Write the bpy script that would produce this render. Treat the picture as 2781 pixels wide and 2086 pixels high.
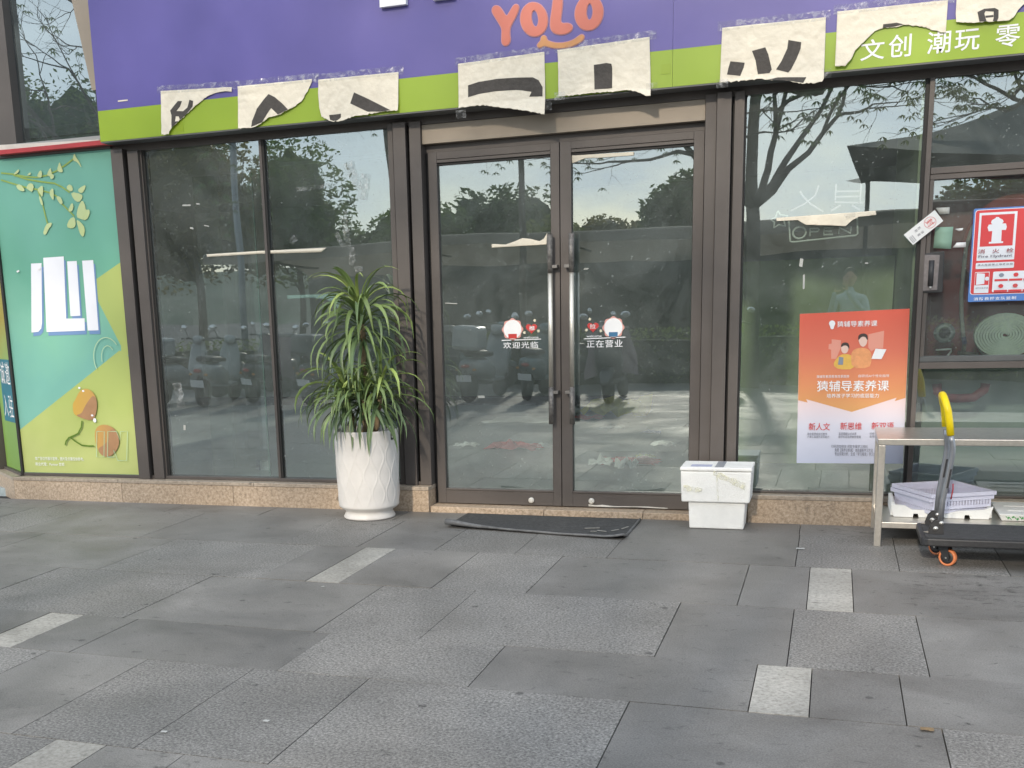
import bpy, bmesh, math, random
from mathutils import Vector, Matrix, noise, Quaternion
R = math.radians
random.seed(7)
for o in list(bpy.data.objects): bpy.data.objects.remove(o)
SC = bpy.context.scene
COL = SC.collection

# ------------------------------------------------------------ camera
cd = bpy.data.cameras.new('camera'); cam = bpy.data.objects.new('camera', cd); COL.objects.link(cam)
CAMP, CYAW, CPITCH, CROLL = Vector((0, -7.8115, 1.53)), 0.3564687, 0.2144031, -0.0356017
_d = Vector((-math.sin(CYAW)*math.cos(CPITCH), math.cos(CYAW)*math.cos(CPITCH), -math.sin(CPITCH)))
_r = Vector((math.cos(CYAW), math.sin(CYAW), 0)); _u = _r.cross(_d)
_r2 = math.cos(CROLL)*_r + math.sin(CROLL)*_u; _u2 = -math.sin(CROLL)*_r + math.cos(CROLL)*_u
_m = Matrix((_r2, _u2, -_d)).transposed().to_4x4(); _m.translation = CAMP
cam.matrix_world = _m
cd.sensor_fit = 'HORIZONTAL'; cd.sensor_width = 36; cd.lens = 3066.778/2781*36
cd.shift_x = 262.07/2781; cd.shift_y = 441.16/2781
cd.clip_start = 0.05; cd.clip_end = 2000
SC.camera = cam

# ------------------------------------------------------------ sky, sun, exposure
SUN_EL, SUN_AZ = 25.0, 6.0          # low hazy sun behind the photographer, a little to the left
w = bpy.data.worlds.new('World'); SC.world = w; w.use_nodes = True
nt = w.node_tree; nt.nodes.clear()
def N(t, kind, **kw):
    n = t.nodes.new(kind)
    for k, v in kw.items(): setattr(n, k, v)
    return n
def setin(n, d):
    for k, v in d.items(): n.inputs[k].default_value = v
sky = N(nt, 'ShaderNodeTexSky', sky_type='NISHITA', sun_disc=False, sun_elevation=R(SUN_EL), sun_rotation=R(180 + SUN_AZ),
        air_density=1.0, dust_density=0.6, ozone_density=1.6)
bg = N(nt, 'ShaderNodeBackground'); bg.inputs[1].default_value = 0.15
out = N(nt, 'ShaderNodeOutputWorld')
tc = N(nt, 'ShaderNodeTexCoord'); mp = N(nt, 'ShaderNodeMapping'); mp.inputs['Scale'].default_value = (1, 1, 2.6)
nz = N(nt, 'ShaderNodeTexNoise'); setin(nz, {'Scale': 2.6, 'Detail': 8, 'Roughness': .6})
cr = N(nt, 'ShaderNodeValToRGB'); cr.color_ramp.elements[0].position = .42; cr.color_ramp.elements[1].position = .60; cr.color_ramp.elements[0].color = (.35, .35, .35, 1)
mx = N(nt, 'ShaderNodeMix', data_type='RGBA'); mx.inputs[7].default_value = (10.4, 11.3, 12.2, 1)
ml = N(nt, 'ShaderNodeMath', operation='MULTIPLY'); ml.inputs[1].default_value = .95
L = nt.links.new
L(tc.outputs['Generated'], mp.inputs[0]); L(mp.outputs[0], nz.inputs[0]); L(nz.outputs[0], cr.inputs[0]); L(cr.outputs[0], ml.inputs[0])
L(ml.outputs[0], mx.inputs[0]); L(sky.outputs[0], mx.inputs[6]); L(mx.outputs[2], bg.inputs[0]); L(bg.outputs[0], out.inputs[0])
sl = bpy.data.lights.new('sun', 'SUN'); sl.energy = 2.3; sl.angle = R(2.5); sl.color = (1, .88, .72)
sun = bpy.data.objects.new('sun', sl); COL.objects.link(sun)
sdir = Vector((math.sin(R(SUN_AZ))*math.cos(R(SUN_EL)), math.cos(R(SUN_AZ))*math.cos(R(SUN_EL)), -math.sin(R(SUN_EL))))
sun.rotation_euler = sdir.to_track_quat('-Z', 'Y').to_euler()
SC.render.engine = 'CYCLES'
vs = SC.view_settings; vs.view_transform = 'Standard'; vs.look = 'None'; vs.gamma = 1; vs.use_curve_mapping = False; vs.exposure = 0.3
SC.cycles.transparent_max_bounces = 12; SC.cycles.max_bounces = 7

DATA={
 'p1':[(-4.705,3.091),(-4.118,3.064),(-4.121,3.033),(-4.168,3.04),(-4.253,3.036),(-4.322,3.018),(-4.383,2.984),(-4.444,2.949),(-4.506,2.91),(-4.568,2.867),(-4.61,2.842),(-4.648,2.805),(-4.655,2.785),(-4.714,2.786),(-4.712,2.916)],
 'i1':[(-4.634,2.949),(-4.565,3.009),(-4.531,3.006),(-4.549,2.97),(-4.581,2.941),(-4.528,2.936),(-4.49,2.957),(-4.468,3.009),(-4.436,2.998),(-4.443,2.961),(-4.506,2.91),(-4.557,2.878),(-4.565,2.903),(-4.589,2.905),(-4.596,2.869),(-4.568,2.87),(-4.627,2.828),(-4.628,2.86),(-4.625,2.916)],
 'p2':[(-4.071,3.064),(-3.486,3.058),(-3.489,3.039),(-3.515,2.999),(-3.554,2.942),(-3.573,2.92),(-3.62,2.893),(-3.686,2.868),(-3.76,2.843),(-3.835,2.834),(-3.893,2.8),(-3.931,2.785),(-3.969,2.774),(-4.08,2.779)],
 'i2':[(-3.974,2.781),(-3.966,2.821),(-3.923,2.9),(-3.863,2.961),(-3.829,2.991),(-3.78,2.966),(-3.723,2.918),(-3.678,2.873),(-3.76,2.847),(-3.812,2.895),(-3.847,2.855),(-3.888,2.807)],
 'p3':[(-3.438,3.049),(-2.844,3.043),(-2.851,2.797),(-2.904,2.797),(-2.972,2.796),(-3.085,2.786),(-3.172,2.786),(-3.243,2.769),(-3.306,2.76),(-3.332,2.761),(-3.367,2.772),(-3.393,2.789),(-3.423,2.803),(-3.438,2.862),(-3.445,2.962)],
 'i3':[(-3.173,2.942),(-3.071,2.891),(-2.904,2.801),(-2.972,2.799),(-3.075,2.807),(-3.203,2.872)],
 'i3b':[(-3.365,2.81),(-3.278,2.812),(-3.279,2.787),(-3.305,2.77),(-3.336,2.769),(-3.36,2.779)],
 'p4':[(-2.42,3.052),(-1.835,3.068),(-1.831,2.888),(-1.828,2.68),(-1.884,2.696),(-1.954,2.716),(-2.033,2.73),(-2.122,2.749),(-2.201,2.766),(-2.281,2.777),(-2.338,2.778),(-2.42,2.774),(-2.42,2.914)],
 'i4':[(-2.353,2.911),(-2.278,2.926),(-2.158,2.933),(-2.03,2.929),(-1.912,2.92),(-1.874,2.899),(-1.847,2.854),(-1.848,2.797),(-1.937,2.803),(-1.921,2.832),(-1.984,2.846),(-2.031,2.853),(-2.159,2.857),(-2.28,2.85),(-2.353,2.836)],
 'p5':[(-1.748,3.07),(-1.163,3.087),(-1.156,2.921),(-1.149,2.734),(-1.182,2.738),(-1.211,2.757),(-1.248,2.774),(-1.299,2.784),(-1.344,2.783),(-1.403,2.785),(-1.568,2.786),(-1.742,2.784),(-1.744,2.95)],
 'i5':[(-1.512,2.956),(-1.433,2.96),(-1.4,2.952),(-1.395,2.93),(-1.394,2.805),(-1.506,2.807)],
 'p6':[(-0.722,3.092),(-0.126,3.087),(-0.124,2.924),(-0.123,2.741),(-0.132,2.722),(-0.172,2.716),(-0.232,2.72),(-0.286,2.733),(-0.333,2.748),(-0.387,2.759),(-0.455,2.766),(-0.491,2.776),(-0.594,2.775),(-0.729,2.776),(-0.726,2.953)],
 'i6a':[(-0.669,2.895),(-0.584,2.878),(-0.589,2.852),(-0.608,2.804),(-0.688,2.82),(-0.679,2.861)],
 'i6b':[(-0.543,2.941),(-0.466,2.954),(-0.447,2.911),(-0.424,2.823),(-0.437,2.803),(-0.505,2.804),(-0.521,2.885)],
 'i6c':[(-0.334,2.982),(-0.26,2.961),(-0.262,2.925),(-0.284,2.868),(-0.312,2.812),(-0.328,2.795),(-0.399,2.82),(-0.37,2.864),(-0.339,2.933)],
 'i6d':[(-0.448,2.765),(-0.388,2.773),(-0.223,2.758),(-0.239,2.726),(-0.333,2.749)],
 'p7':[(-0.063,3.111),(0.532,3.106),(0.531,3.019),(0.53,2.932),(0.499,2.935),(0.443,2.96),(0.38,2.983),(0.317,2.994),(0.254,2.99),(0.191,2.99),(0.169,2.986),(0.148,2.979),(0.123,2.956),(0.099,2.933),(0.068,2.904),(0.046,2.884),(0.032,2.85),(0.007,2.817),(-0.005,2.8),(-0.064,2.804),(-0.063,2.95)],
 'i7':[(0.193,3.012),(0.266,3.013),(0.304,2.999),(0.254,2.993),(0.191,2.992)],
 'p8':[(0.576,3.175),(0.984,3.169),(0.987,3.054),(0.925,3.037),(0.896,3.009),(0.881,2.981),(0.853,2.959),(0.794,2.96),(0.716,2.962),(0.662,2.965),(0.581,2.98),(0.576,3.027)],
 'i8a':[(0.688,3.021),(0.723,3.036),(0.777,3.034),(0.797,3.021),(0.798,2.978),(0.791,2.961),(0.77,2.963),(0.773,2.98),(0.772,3.015),(0.73,3.022),(0.724,3.01),(0.733,2.979),(0.737,2.965),(0.701,2.967)],
 'i8b':[(0.73,2.997),(0.771,2.997),(0.772,2.985),(0.732,2.985)],
 'yoloY':[(-2.181,3.363),(-2.165,3.381),(-2.134,3.377),(-2.111,3.348),(-2.084,3.303),(-2.06,3.335),(-2.04,3.364),(-2.023,3.374),(-2.004,3.368),(-2.0,3.346),(-2.016,3.309),(-2.042,3.27),(-2.062,3.237),(-2.065,3.195),(-2.059,3.166),(-2.072,3.136),(-2.099,3.131),(-2.119,3.151),(-2.118,3.193),(-2.115,3.236),(-2.128,3.262),(-2.159,3.311),(-2.178,3.341)],
 'yoloO1':[(-1.813,3.27),(-1.812,3.247),(-1.816,3.226),(-1.824,3.206),(-1.836,3.19),(-1.852,3.178),(-1.869,3.17),(-1.889,3.167),(-1.909,3.17),(-1.929,3.177),(-1.947,3.19),(-1.963,3.206),(-1.976,3.225),(-1.985,3.247),(-1.99,3.27),(-1.99,3.293),(-1.986,3.315),(-1.978,3.334),(-1.966,3.35),(-1.95,3.362),(-1.933,3.37),(-1.913,3.372),(-1.893,3.369),(-1.874,3.362),(-1.855,3.35),(-1.84,3.333),(-1.827,3.314),(-1.818,3.293)],
 'yoloO1h':[(-1.872,3.274),(-1.871,3.263),(-1.872,3.253),(-1.874,3.243),(-1.877,3.235),(-1.88,3.229),(-1.885,3.225),(-1.89,3.224),(-1.895,3.226),(-1.9,3.229),(-1.905,3.236),(-1.91,3.244),(-1.913,3.253),(-1.916,3.264),(-1.918,3.275),(-1.918,3.287),(-1.918,3.297),(-1.916,3.307),(-1.913,3.315),(-1.909,3.32),(-1.905,3.324),(-1.9,3.325),(-1.894,3.324),(-1.889,3.32),(-1.884,3.314),(-1.88,3.306),(-1.876,3.296),(-1.874,3.286)],
 'yoloO2':[(-1.456,3.247),(-1.462,3.225),(-1.472,3.206),(-1.485,3.19),(-1.502,3.177),(-1.521,3.169),(-1.541,3.167),(-1.561,3.169),(-1.58,3.176),(-1.598,3.188),(-1.612,3.205),(-1.624,3.224),(-1.631,3.246),(-1.634,3.268),(-1.632,3.291),(-1.626,3.313),(-1.616,3.332),(-1.602,3.349),(-1.586,3.361),(-1.567,3.368),(-1.547,3.371),(-1.527,3.368),(-1.508,3.361),(-1.49,3.349),(-1.476,3.333),(-1.465,3.314),(-1.457,3.292),(-1.454,3.27)],
 'yoloO2h':[(-1.519,3.273),(-1.52,3.262),(-1.522,3.252),(-1.525,3.243),(-1.528,3.235),(-1.533,3.23),(-1.537,3.227),(-1.542,3.226),(-1.546,3.228),(-1.551,3.232),(-1.554,3.239),(-1.557,3.247),(-1.56,3.257),(-1.561,3.267),(-1.561,3.278),(-1.56,3.289),(-1.558,3.299),(-1.555,3.308),(-1.552,3.316),(-1.547,3.321),(-1.543,3.324),(-1.538,3.325),(-1.534,3.323),(-1.529,3.318),(-1.526,3.312),(-1.523,3.304),(-1.521,3.294),(-1.519,3.284)],
 'yoloL':[(-1.77,3.399),(-1.743,3.41),(-1.717,3.393),(-1.714,3.338),(-1.722,3.283),(-1.729,3.243),(-1.718,3.224),(-1.68,3.224),(-1.654,3.21),(-1.65,3.189),(-1.666,3.17),(-1.703,3.16),(-1.741,3.163),(-1.776,3.178),(-1.794,3.208),(-1.794,3.25),(-1.784,3.304)],
 'yolosmile':[(-1.884,3.113),(-1.868,3.129),(-1.858,3.138),(-1.855,3.159),(-1.841,3.168),(-1.822,3.159),(-1.818,3.137),(-1.795,3.124),(-1.749,3.111),(-1.696,3.109),(-1.643,3.119),(-1.609,3.14),(-1.59,3.148),(-1.575,3.136),(-1.579,3.116),(-1.613,3.095),(-1.666,3.08),(-1.719,3.078),(-1.78,3.086),(-1.834,3.107),(-1.853,3.099),(-1.872,3.096)],
 'wl1':[(-2.947,3.55),(-2.761,3.55),(-2.762,3.453),(-2.949,3.453)],
 'wl2':[(-2.572,3.507),(-2.432,3.505),(-2.426,3.454),(-2.572,3.455)],
 't_wen':[(0.075,2.823),(0.207,2.938)],
 't_chuang':[(0.228,2.824),(0.351,2.949)],
 't_chao':[(0.435,2.823),(0.56,2.945)],
 't_wan':[(0.581,2.824),(0.711,2.938)],
 't_ling':[(0.791,2.821),(0.919,2.94)],
 'po_s1':[(-6.159,1.931),(-6.056,1.93),(-6.111,1.458),(-6.125,1.412),(-6.157,1.386),(-6.226,1.381)],
 'po_s2':[(-6.034,1.971),(-5.835,1.973),(-5.87,1.484),(-5.692,1.482),(-5.701,1.384),(-6.075,1.382)],
 'po_s3':[(-5.807,1.933),(-5.715,1.932),(-5.73,1.503),(-5.826,1.502)],
 'po_s4':[(-5.663,1.932),(-5.558,1.932),(-5.569,1.384),(-5.673,1.384)],
 'po_yel':[(-6.425,0.607),(-5.712,1.01),(-5.379,1.182),(-5.31,1.207),(-5.293,1.207),(-5.304,0.223),(-6.443,0.208)],
 'po_dia':[(-5.546,1.785),(-5.302,1.905),(-5.308,1.181),(-5.379,1.182),(-5.371,1.255),(-5.552,1.617)],
 'po_f1':[(-5.882,0.796),(-5.849,0.831),(-5.807,0.895),(-5.755,0.921),(-5.701,0.912),(-5.657,0.871),(-5.64,0.813),(-5.652,0.738),(-5.684,0.671),(-5.73,0.659),(-5.784,0.671),(-5.872,0.7),(-5.885,0.738)],
 'po_f1d':[(-5.686,0.86),(-5.653,0.854),(-5.64,0.813),(-5.652,0.738),(-5.684,0.671),(-5.73,0.66),(-5.784,0.671),(-5.868,0.702),(-5.8,0.715),(-5.766,0.773)],
 'po_f2':[(-5.692,0.563),(-5.667,0.604),(-5.616,0.625),(-5.555,0.622),(-5.496,0.593),(-5.465,0.535),(-5.461,0.471),(-5.495,0.412),(-5.555,0.364),(-5.618,0.358),(-5.664,0.387),(-5.68,0.428),(-5.695,0.475)],
 'po_f2d':[(-5.545,0.581),(-5.496,0.593),(-5.465,0.535),(-5.461,0.471),(-5.495,0.412),(-5.555,0.364),(-5.618,0.359),(-5.664,0.387),(-5.676,0.428),(-5.607,0.458),(-5.56,0.505)],
 'po_stem1':[(-5.804,0.656),(-5.817,0.603),(-5.855,0.55),(-5.899,0.532),(-5.951,0.514),(-5.983,0.484),(-5.995,0.451)],
 'po_stem2':[(-5.939,0.52),(-5.89,0.485),(-5.831,0.453),(-5.761,0.447),(-5.712,0.448)],
 'po_I':[(-5.667,0.569),(-5.595,0.569),(-5.622,0.358),(-5.695,0.357)],
 'po_N':[(-5.587,0.358),(-5.56,0.569),(-5.478,0.57),(-5.451,0.5),(-5.437,0.57),(-5.372,0.571),(-5.404,0.331),(-5.49,0.33),(-5.522,0.418),(-5.521,0.359)],
 'po_t1':[(-6.313,0.321),(-5.821,0.352)],
 'po_t2':[(-6.315,0.275),(-6.022,0.304)],
 'po_st1':[(-6.359,2.648),(-6.241,2.631),(-6.117,2.602),(-6.015,2.591),(-5.918,2.6),(-5.82,2.628),(-5.728,2.668),(-5.644,2.71)],
 'po_st2':[(-6.241,2.625),(-6.105,2.581),(-5.976,2.555),(-5.853,2.535),(-5.785,2.502),(-5.718,2.457)],
 'po_st3':[(-6.366,2.595),(-6.236,2.554),(-6.114,2.517),(-6.02,2.499),(-5.913,2.469),(-5.844,2.436),(-5.8,2.375),(-5.696,2.275)],
 'po_st4':[(-6.02,2.499),(-5.988,2.398),(-5.971,2.297),(-5.957,2.231)],
 'po_lv0':[(-5.749,2.494),(-5.717,2.52),(-5.69,2.507),(-5.683,2.472),(-5.71,2.462)],
 'po_lv1':[(-5.71,2.462),(-5.604,2.438),(-5.601,2.409),(-5.641,2.374),(-5.688,2.403)],
 'po_lv2':[(-5.644,2.469),(-5.598,2.495),(-5.557,2.504),(-5.58,2.46),(-5.611,2.441)],
 'po_lv3':[(-5.678,2.269),(-5.652,2.343),(-5.606,2.398),(-5.582,2.35),(-5.583,2.315),(-5.547,2.319),(-5.547,2.284),(-5.585,2.237),(-5.634,2.249)],
 'po_lv4':[(-5.689,2.272),(-5.741,2.26),(-5.781,2.198),(-5.729,2.181),(-5.687,2.199)],
 'po_lv5':[(-5.68,2.251),(-5.636,2.225),(-5.602,2.177),(-5.625,2.108),(-5.655,2.133),(-5.669,2.192)],
 'po_lv6':[(-5.748,2.325),(-5.705,2.381),(-5.69,2.357),(-5.705,2.317),(-5.732,2.31)],
 'po_lv7':[(-5.961,2.234),(-5.908,2.24),(-5.923,2.212),(-5.947,2.195),(-5.983,2.144),(-6.01,2.157),(-5.987,2.203)],
 'po_lv8':[(-5.66,2.694),(-5.639,2.75),(-5.626,2.715),(-5.598,2.679),(-5.579,2.626),(-5.619,2.68)],
 'po_lv9':[(-5.816,2.631),(-5.782,2.697),(-5.772,2.662),(-5.756,2.615),(-5.786,2.611)],
 'po_lv10':[(-5.918,2.603),(-5.874,2.658),(-5.867,2.634),(-5.863,2.576),(-5.89,2.59)],
 'po_lv11':[(-6.015,2.595),(-5.971,2.647),(-5.956,2.623),(-5.965,2.583)],
 'po_lv12':[(-6.109,2.61),(-6.068,2.637),(-6.064,2.613)],
 'po_lv13':[(-6.233,2.631),(-6.176,2.668),(-6.175,2.644),(-6.219,2.624)],
 'po_lv14':[(-6.128,2.518),(-6.086,2.556),(-6.044,2.536),(-6.067,2.479),(-6.101,2.499)],
 'po_lv15':[(-6.02,2.499),(-5.964,2.531),(-5.961,2.496),(-5.976,2.432),(-6.001,2.469)],
 'po_lv16':[(-5.913,2.469),(-5.864,2.507),(-5.865,2.437),(-5.877,2.4)],
 'po_lv17':[(-5.851,2.436),(-5.807,2.433),(-5.784,2.385),(-5.809,2.364)],
 'po_lv18':[(-5.889,2.601),(-5.845,2.604),(-5.848,2.575),(-5.879,2.566)],
 'po_lv19':[(-6.223,2.542),(-6.176,2.551),(-6.137,2.507),(-6.147,2.49),(-6.198,2.505)],
 'po_lv20':[(-6.011,2.452),(-5.984,2.433),(-5.973,2.373),(-5.998,2.381)],
 'or_out':[(-0.217,1.358),(0.435,1.372),(0.447,0.393),(-0.203,0.387)],
 'or_chev':[(-0.217,1.358),(0.435,1.372),(0.44,0.815),(0.377,0.795),(0.388,0.817),(0.124,0.726),(-0.158,0.809),(-0.148,0.787),(-0.208,0.803)],
 'or_logo':[(0.012,1.268),(0.251,1.306)],
 'or_t1':[(-0.099,0.946),(0.099,0.965)],
 'or_t2':[(0.154,0.948),(0.337,0.966)],
 'or_big':[(-0.095,0.859),(0.339,0.929)],
 'or_sub':[(-0.033,0.817),(0.282,0.845)],
 'or_n1':[(-0.136,0.606),(-0.004,0.655)],
 'or_n2':[(0.058,0.611),(0.189,0.659)],
 'or_n3':[(0.247,0.613),(0.381,0.661)],
 'or_d1':[(-0.142,0.555),(-0.007,0.591)],
 'or_d2':[(0.051,0.556),(0.186,0.594)],
 'or_d3':[(0.238,0.56),(0.37,0.595)],
 'or_c1':[(0.009,0.492),(0.231,0.513)],
 'or_c2':[(0.031,0.466),(0.262,0.49)],
 'or_c3':[(0.032,0.44),(0.295,0.465)],
 'or_bulb':[(-0.029,1.273),(-0.039,1.292),(-0.033,1.307),(-0.019,1.313),(-0.004,1.306),(0.002,1.291),(-0.006,1.273),(-0.008,1.257),(-0.024,1.256)],
 'or_g1body':[(-0.003,1.028),(0.015,1.068),(0.043,1.095),(0.078,1.098),(0.108,1.088),(0.127,1.057),(0.126,1.001),(0.035,0.999)],
 'or_g1face':[(0.041,1.133),(0.042,1.157),(0.063,1.169),(0.084,1.156),(0.088,1.126),(0.078,1.104),(0.061,1.1),(0.047,1.111)],
 'or_g1hair':[(0.04,1.139),(0.043,1.163),(0.06,1.172),(0.081,1.169),(0.092,1.15),(0.09,1.125),(0.082,1.147),(0.061,1.154)],
 'or_g2body':[(0.112,1.007),(0.102,1.094),(0.118,1.125),(0.158,1.137),(0.199,1.13),(0.224,1.105),(0.229,1.055),(0.217,1.006)],
 'or_g2face':[(0.143,1.186),(0.146,1.211),(0.169,1.222),(0.196,1.209),(0.197,1.173),(0.19,1.151),(0.173,1.139),(0.155,1.152)],
 'or_g2hair':[(0.141,1.186),(0.143,1.217),(0.169,1.227),(0.195,1.219),(0.201,1.185),(0.194,1.185),(0.184,1.204),(0.161,1.205),(0.147,1.186)],
 'or_book':[(0.032,1.08),(0.059,1.076),(0.058,1.03),(0.028,1.03)],
 'or_lap':[(0.248,1.129),(0.312,1.123),(0.286,1.062),(0.226,1.065)],
 'or_scr':[(0.201,1.219),(0.293,1.239),(0.292,1.128),(0.251,1.132),(0.223,1.111),(0.205,1.136)],
 'or_scr2':[(-0.017,1.193),(0.039,1.185),(0.039,1.133),(0.015,1.068),(-0.015,1.068),(-0.018,1.127),(-0.034,1.131),(-0.033,1.162),(-0.016,1.165)],
 'fs_bl':[(0.762,1.402)],
 'fs_tl':[(0.755,1.948)],
 'fs_white1':[(0.79,1.646),(0.994,1.925)],
 'fs_red1':[(0.802,1.728),(0.98,1.911)],
 'fs_band':[(0.788,1.597),(0.996,1.633)],
 'fs_box1':[(0.787,1.454),(0.867,1.579)],
 'fs_box1r':[(0.789,1.501),(0.864,1.575)],
 'fs_steps':[(0.886,1.456),(1.171,1.578)],
 'fs_hanzi':[(0.794,1.687),(0.987,1.713)],
 'fs_eng':[(0.798,1.659),(0.982,1.678)],
 'fs_bt':[(0.796,1.614),(0.988,1.626)],
 'fs_bott':[(0.788,1.41),(1.019,1.429)],
 'fs_b1t':[(0.792,1.479),(0.863,1.489)],
 'fs_hyd':[(0.851,1.744),(0.851,1.754),(0.864,1.754),(0.865,1.817),(0.846,1.816),(0.838,1.839),(0.844,1.855),(0.863,1.856),(0.855,1.865),(0.859,1.88),(0.879,1.892),(0.881,1.897),(0.896,1.896),(0.898,1.891),(0.917,1.88),(0.923,1.869),(0.916,1.858),(0.936,1.857),(0.942,1.837),(0.938,1.819),(0.916,1.821),(0.917,1.755),(0.928,1.754),(0.928,1.744)],
 'seal':[(0.539,1.956),(0.59,1.889),(0.429,1.756),(0.373,1.819)],
 'note':[(0.552,1.857),(0.652,1.854),(0.647,1.724),(0.548,1.733)],
 'note2':[(0.549,1.971),(0.625,1.97),(0.625,1.932),(0.572,1.931)],
 'scrap1':[(0.664,1.841),(0.709,1.844),(0.705,1.831),(0.687,1.827)],
 'scrap2':[(0.657,1.732),(0.678,1.76),(0.729,1.76),(0.729,1.73)],
 'cab':[(0.466,2.173),(0.483,2.16),(0.499,2.297),(0.494,2.19),(0.508,1.078),(0.492,1.012),(0.477,1.005),(0.508,1.417),(0.618,1.457),(0.587,1.479),(0.482,1.47)],
 'cablatch':[(0.487,1.701),(0.61,1.712),(0.612,1.465),(0.493,1.466),(0.525,1.668),(0.554,1.666),(0.56,1.502),(0.527,1.503)],
 'cb_coup':[(0.654,1.211)],
 'cb_roll':[(0.991,1.191)],
 'cb_hosetop':[(0.776,1.609)],
 'cb_pipeA':[(0.739,1.427)],
 'cb_pipeB':[(0.769,1.183)],
 'cb_clamp':[(0.774,1.167)],
 'cb_valve':[(0.771,1.088)],
 'cb_rollext':[(0.829,1.194),(0.982,1.324),(1.0,1.063)],
 'cb_coupext':[(0.592,1.212),(0.712,1.21)],
 'cb_reel':[(0.828,1.969),(0.988,2.038),(1.047,2.03),(0.728,1.896)],
 'lifering':[(0.624,0.864),(0.657,0.796),(0.74,0.782),(0.863,0.786),(0.931,0.862)],
 'r1':[(-4.54,1.93),(-4.103,1.934),(-3.536,1.931),(-3.582,1.901),(-4.105,1.912),(-4.539,1.91)],
 'r2':[(-2.287,1.898),(-2.186,1.889),(-2.126,1.906),(-2.066,1.926),(-2.008,1.919),(-1.942,1.9),(-1.913,1.914),(-1.888,1.952),(-1.894,1.875),(-2.288,1.872)],
 'r3':[(-1.716,2.447),(-1.297,2.44),(-1.298,2.418),(-1.49,2.419),(-1.625,2.423),(-1.676,2.407),(-1.713,2.397)],
 'r4':[(-0.382,1.965),(0.208,1.975),(0.213,1.949),(0.115,1.944),(0.075,1.926),(0.036,1.891),(-0.047,1.9),(-0.2,1.912),(-0.251,1.944),(-0.378,1.945)],
 'r5':[(-3.899,1.601),(-3.461,1.599),(-3.472,1.476),(-3.504,1.515),(-3.577,1.56),(-3.692,1.577),(-3.896,1.575)],
 'n_star':[(-0.377,2.014),(-0.36,1.987),(-0.315,1.98),(-0.339,1.953),(-0.327,1.916),(-0.37,1.926),(-0.399,1.909),(-0.395,1.945),(-0.422,1.961),(-0.389,1.974)],
 'n_box':[(-0.307,1.947),(-0.295,1.82),(-0.281,1.813),(0.101,1.836),(0.111,1.846),(0.103,1.946)],
 'n_open':[(-0.282,1.845),(0.081,1.901)],
 'n_x1':[(-0.246,2.127),(-0.223,2.09),(-0.179,2.044),(-0.1,1.991)],
 'n_x2':[(-0.134,2.156),(-0.153,2.093),(-0.214,2.047),(-0.298,2.008)],
 'n_j':[(-0.03,2.156),(-0.032,2.046),(0.137,2.032),(0.116,2.041),(0.118,2.146)],
 'n_j2':[(-0.028,2.11),(0.116,2.104)],
 'n_j3':[(-0.03,2.078),(0.116,2.072)],
 'n_j4':[(-0.055,1.994),(0.003,2.025)],
 'n_j5':[(0.069,2.021),(0.118,1.988)],
 'st_l_line':[(-2.23,1.23),(-1.942,1.233)],
 'st_r_line':[(-1.638,1.228),(-1.349,1.234)],
 'st_l_blob':[(-2.148,1.305),(-2.074,1.303)],
 'st_r_blob':[(-1.432,1.3),(-1.36,1.3)],
 'st_l_heart':[(-2.01,1.31),(-1.968,1.313)],
 'st_r_heart':[(-1.573,1.308),(-1.532,1.311)],
 'st_l_t':[(-2.218,1.172),(-1.963,1.217)],
 'st_r_t':[(-1.618,1.167),(-1.368,1.218)],
 'st_l_w':[(-2.069,1.239),(-1.96,1.255)],
 'st_r_w':[(-1.62,1.238),(-1.512,1.254)],
 'st_l_c':[(-2.027,1.295),(-1.986,1.326)],
 'st_r_c':[(-1.595,1.296),(-1.554,1.328)],
 'st_l_stars':[(-1.986,1.363),(-1.96,1.29),(-2.062,1.281)],
 'st_r_stars':[(-1.595,1.361),(-1.619,1.288),(-1.519,1.28)],
 'h_l':[(-1.85,1.939),(-1.852,1.68),(-1.855,0.904),(-1.857,0.644)],
 'h_r':[(-1.728,1.94),(-1.73,1.681),(-1.729,0.906),(-1.73,0.65)],
 'h_w':[(-1.871,1.576),(-1.836,1.574)],
 'h_br':[(-1.811,1.723),(-1.752,1.723),(-1.816,0.864),(-1.754,0.868)],
 'locks':[(-2.012,0.062),(-1.57,0.068)],
 'pl_j':[(-4.39,0.076),(-5.449,0.159),(-6.511,0.136)],
 'deb':[(-2.479,6.192),(-1.633,1.818),(-1.652,2.236),(-1.595,2.465),(-1.871,2.068),(-2.834,3.088),(-2.986,2.987),(-2.659,3.102),(-3.315,5.512),(-3.62,5.903),(-2.774,5.784),(-2.853,6.616),(-1.533,3.37),(-1.8,4.411),(-1.509,4.639),(-2.488,7.871),(-2.831,5.783),(-2.242,4.714),(-2.395,4.763),(-3.497,3.215),(-4.904,1.365),(-4.939,1.437),(-4.998,1.476)],
 'floorline':[(-3.279,7.473),(-2.78,7.711),(-1.529,5.437),(-4.963,6.929)],
}


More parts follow.
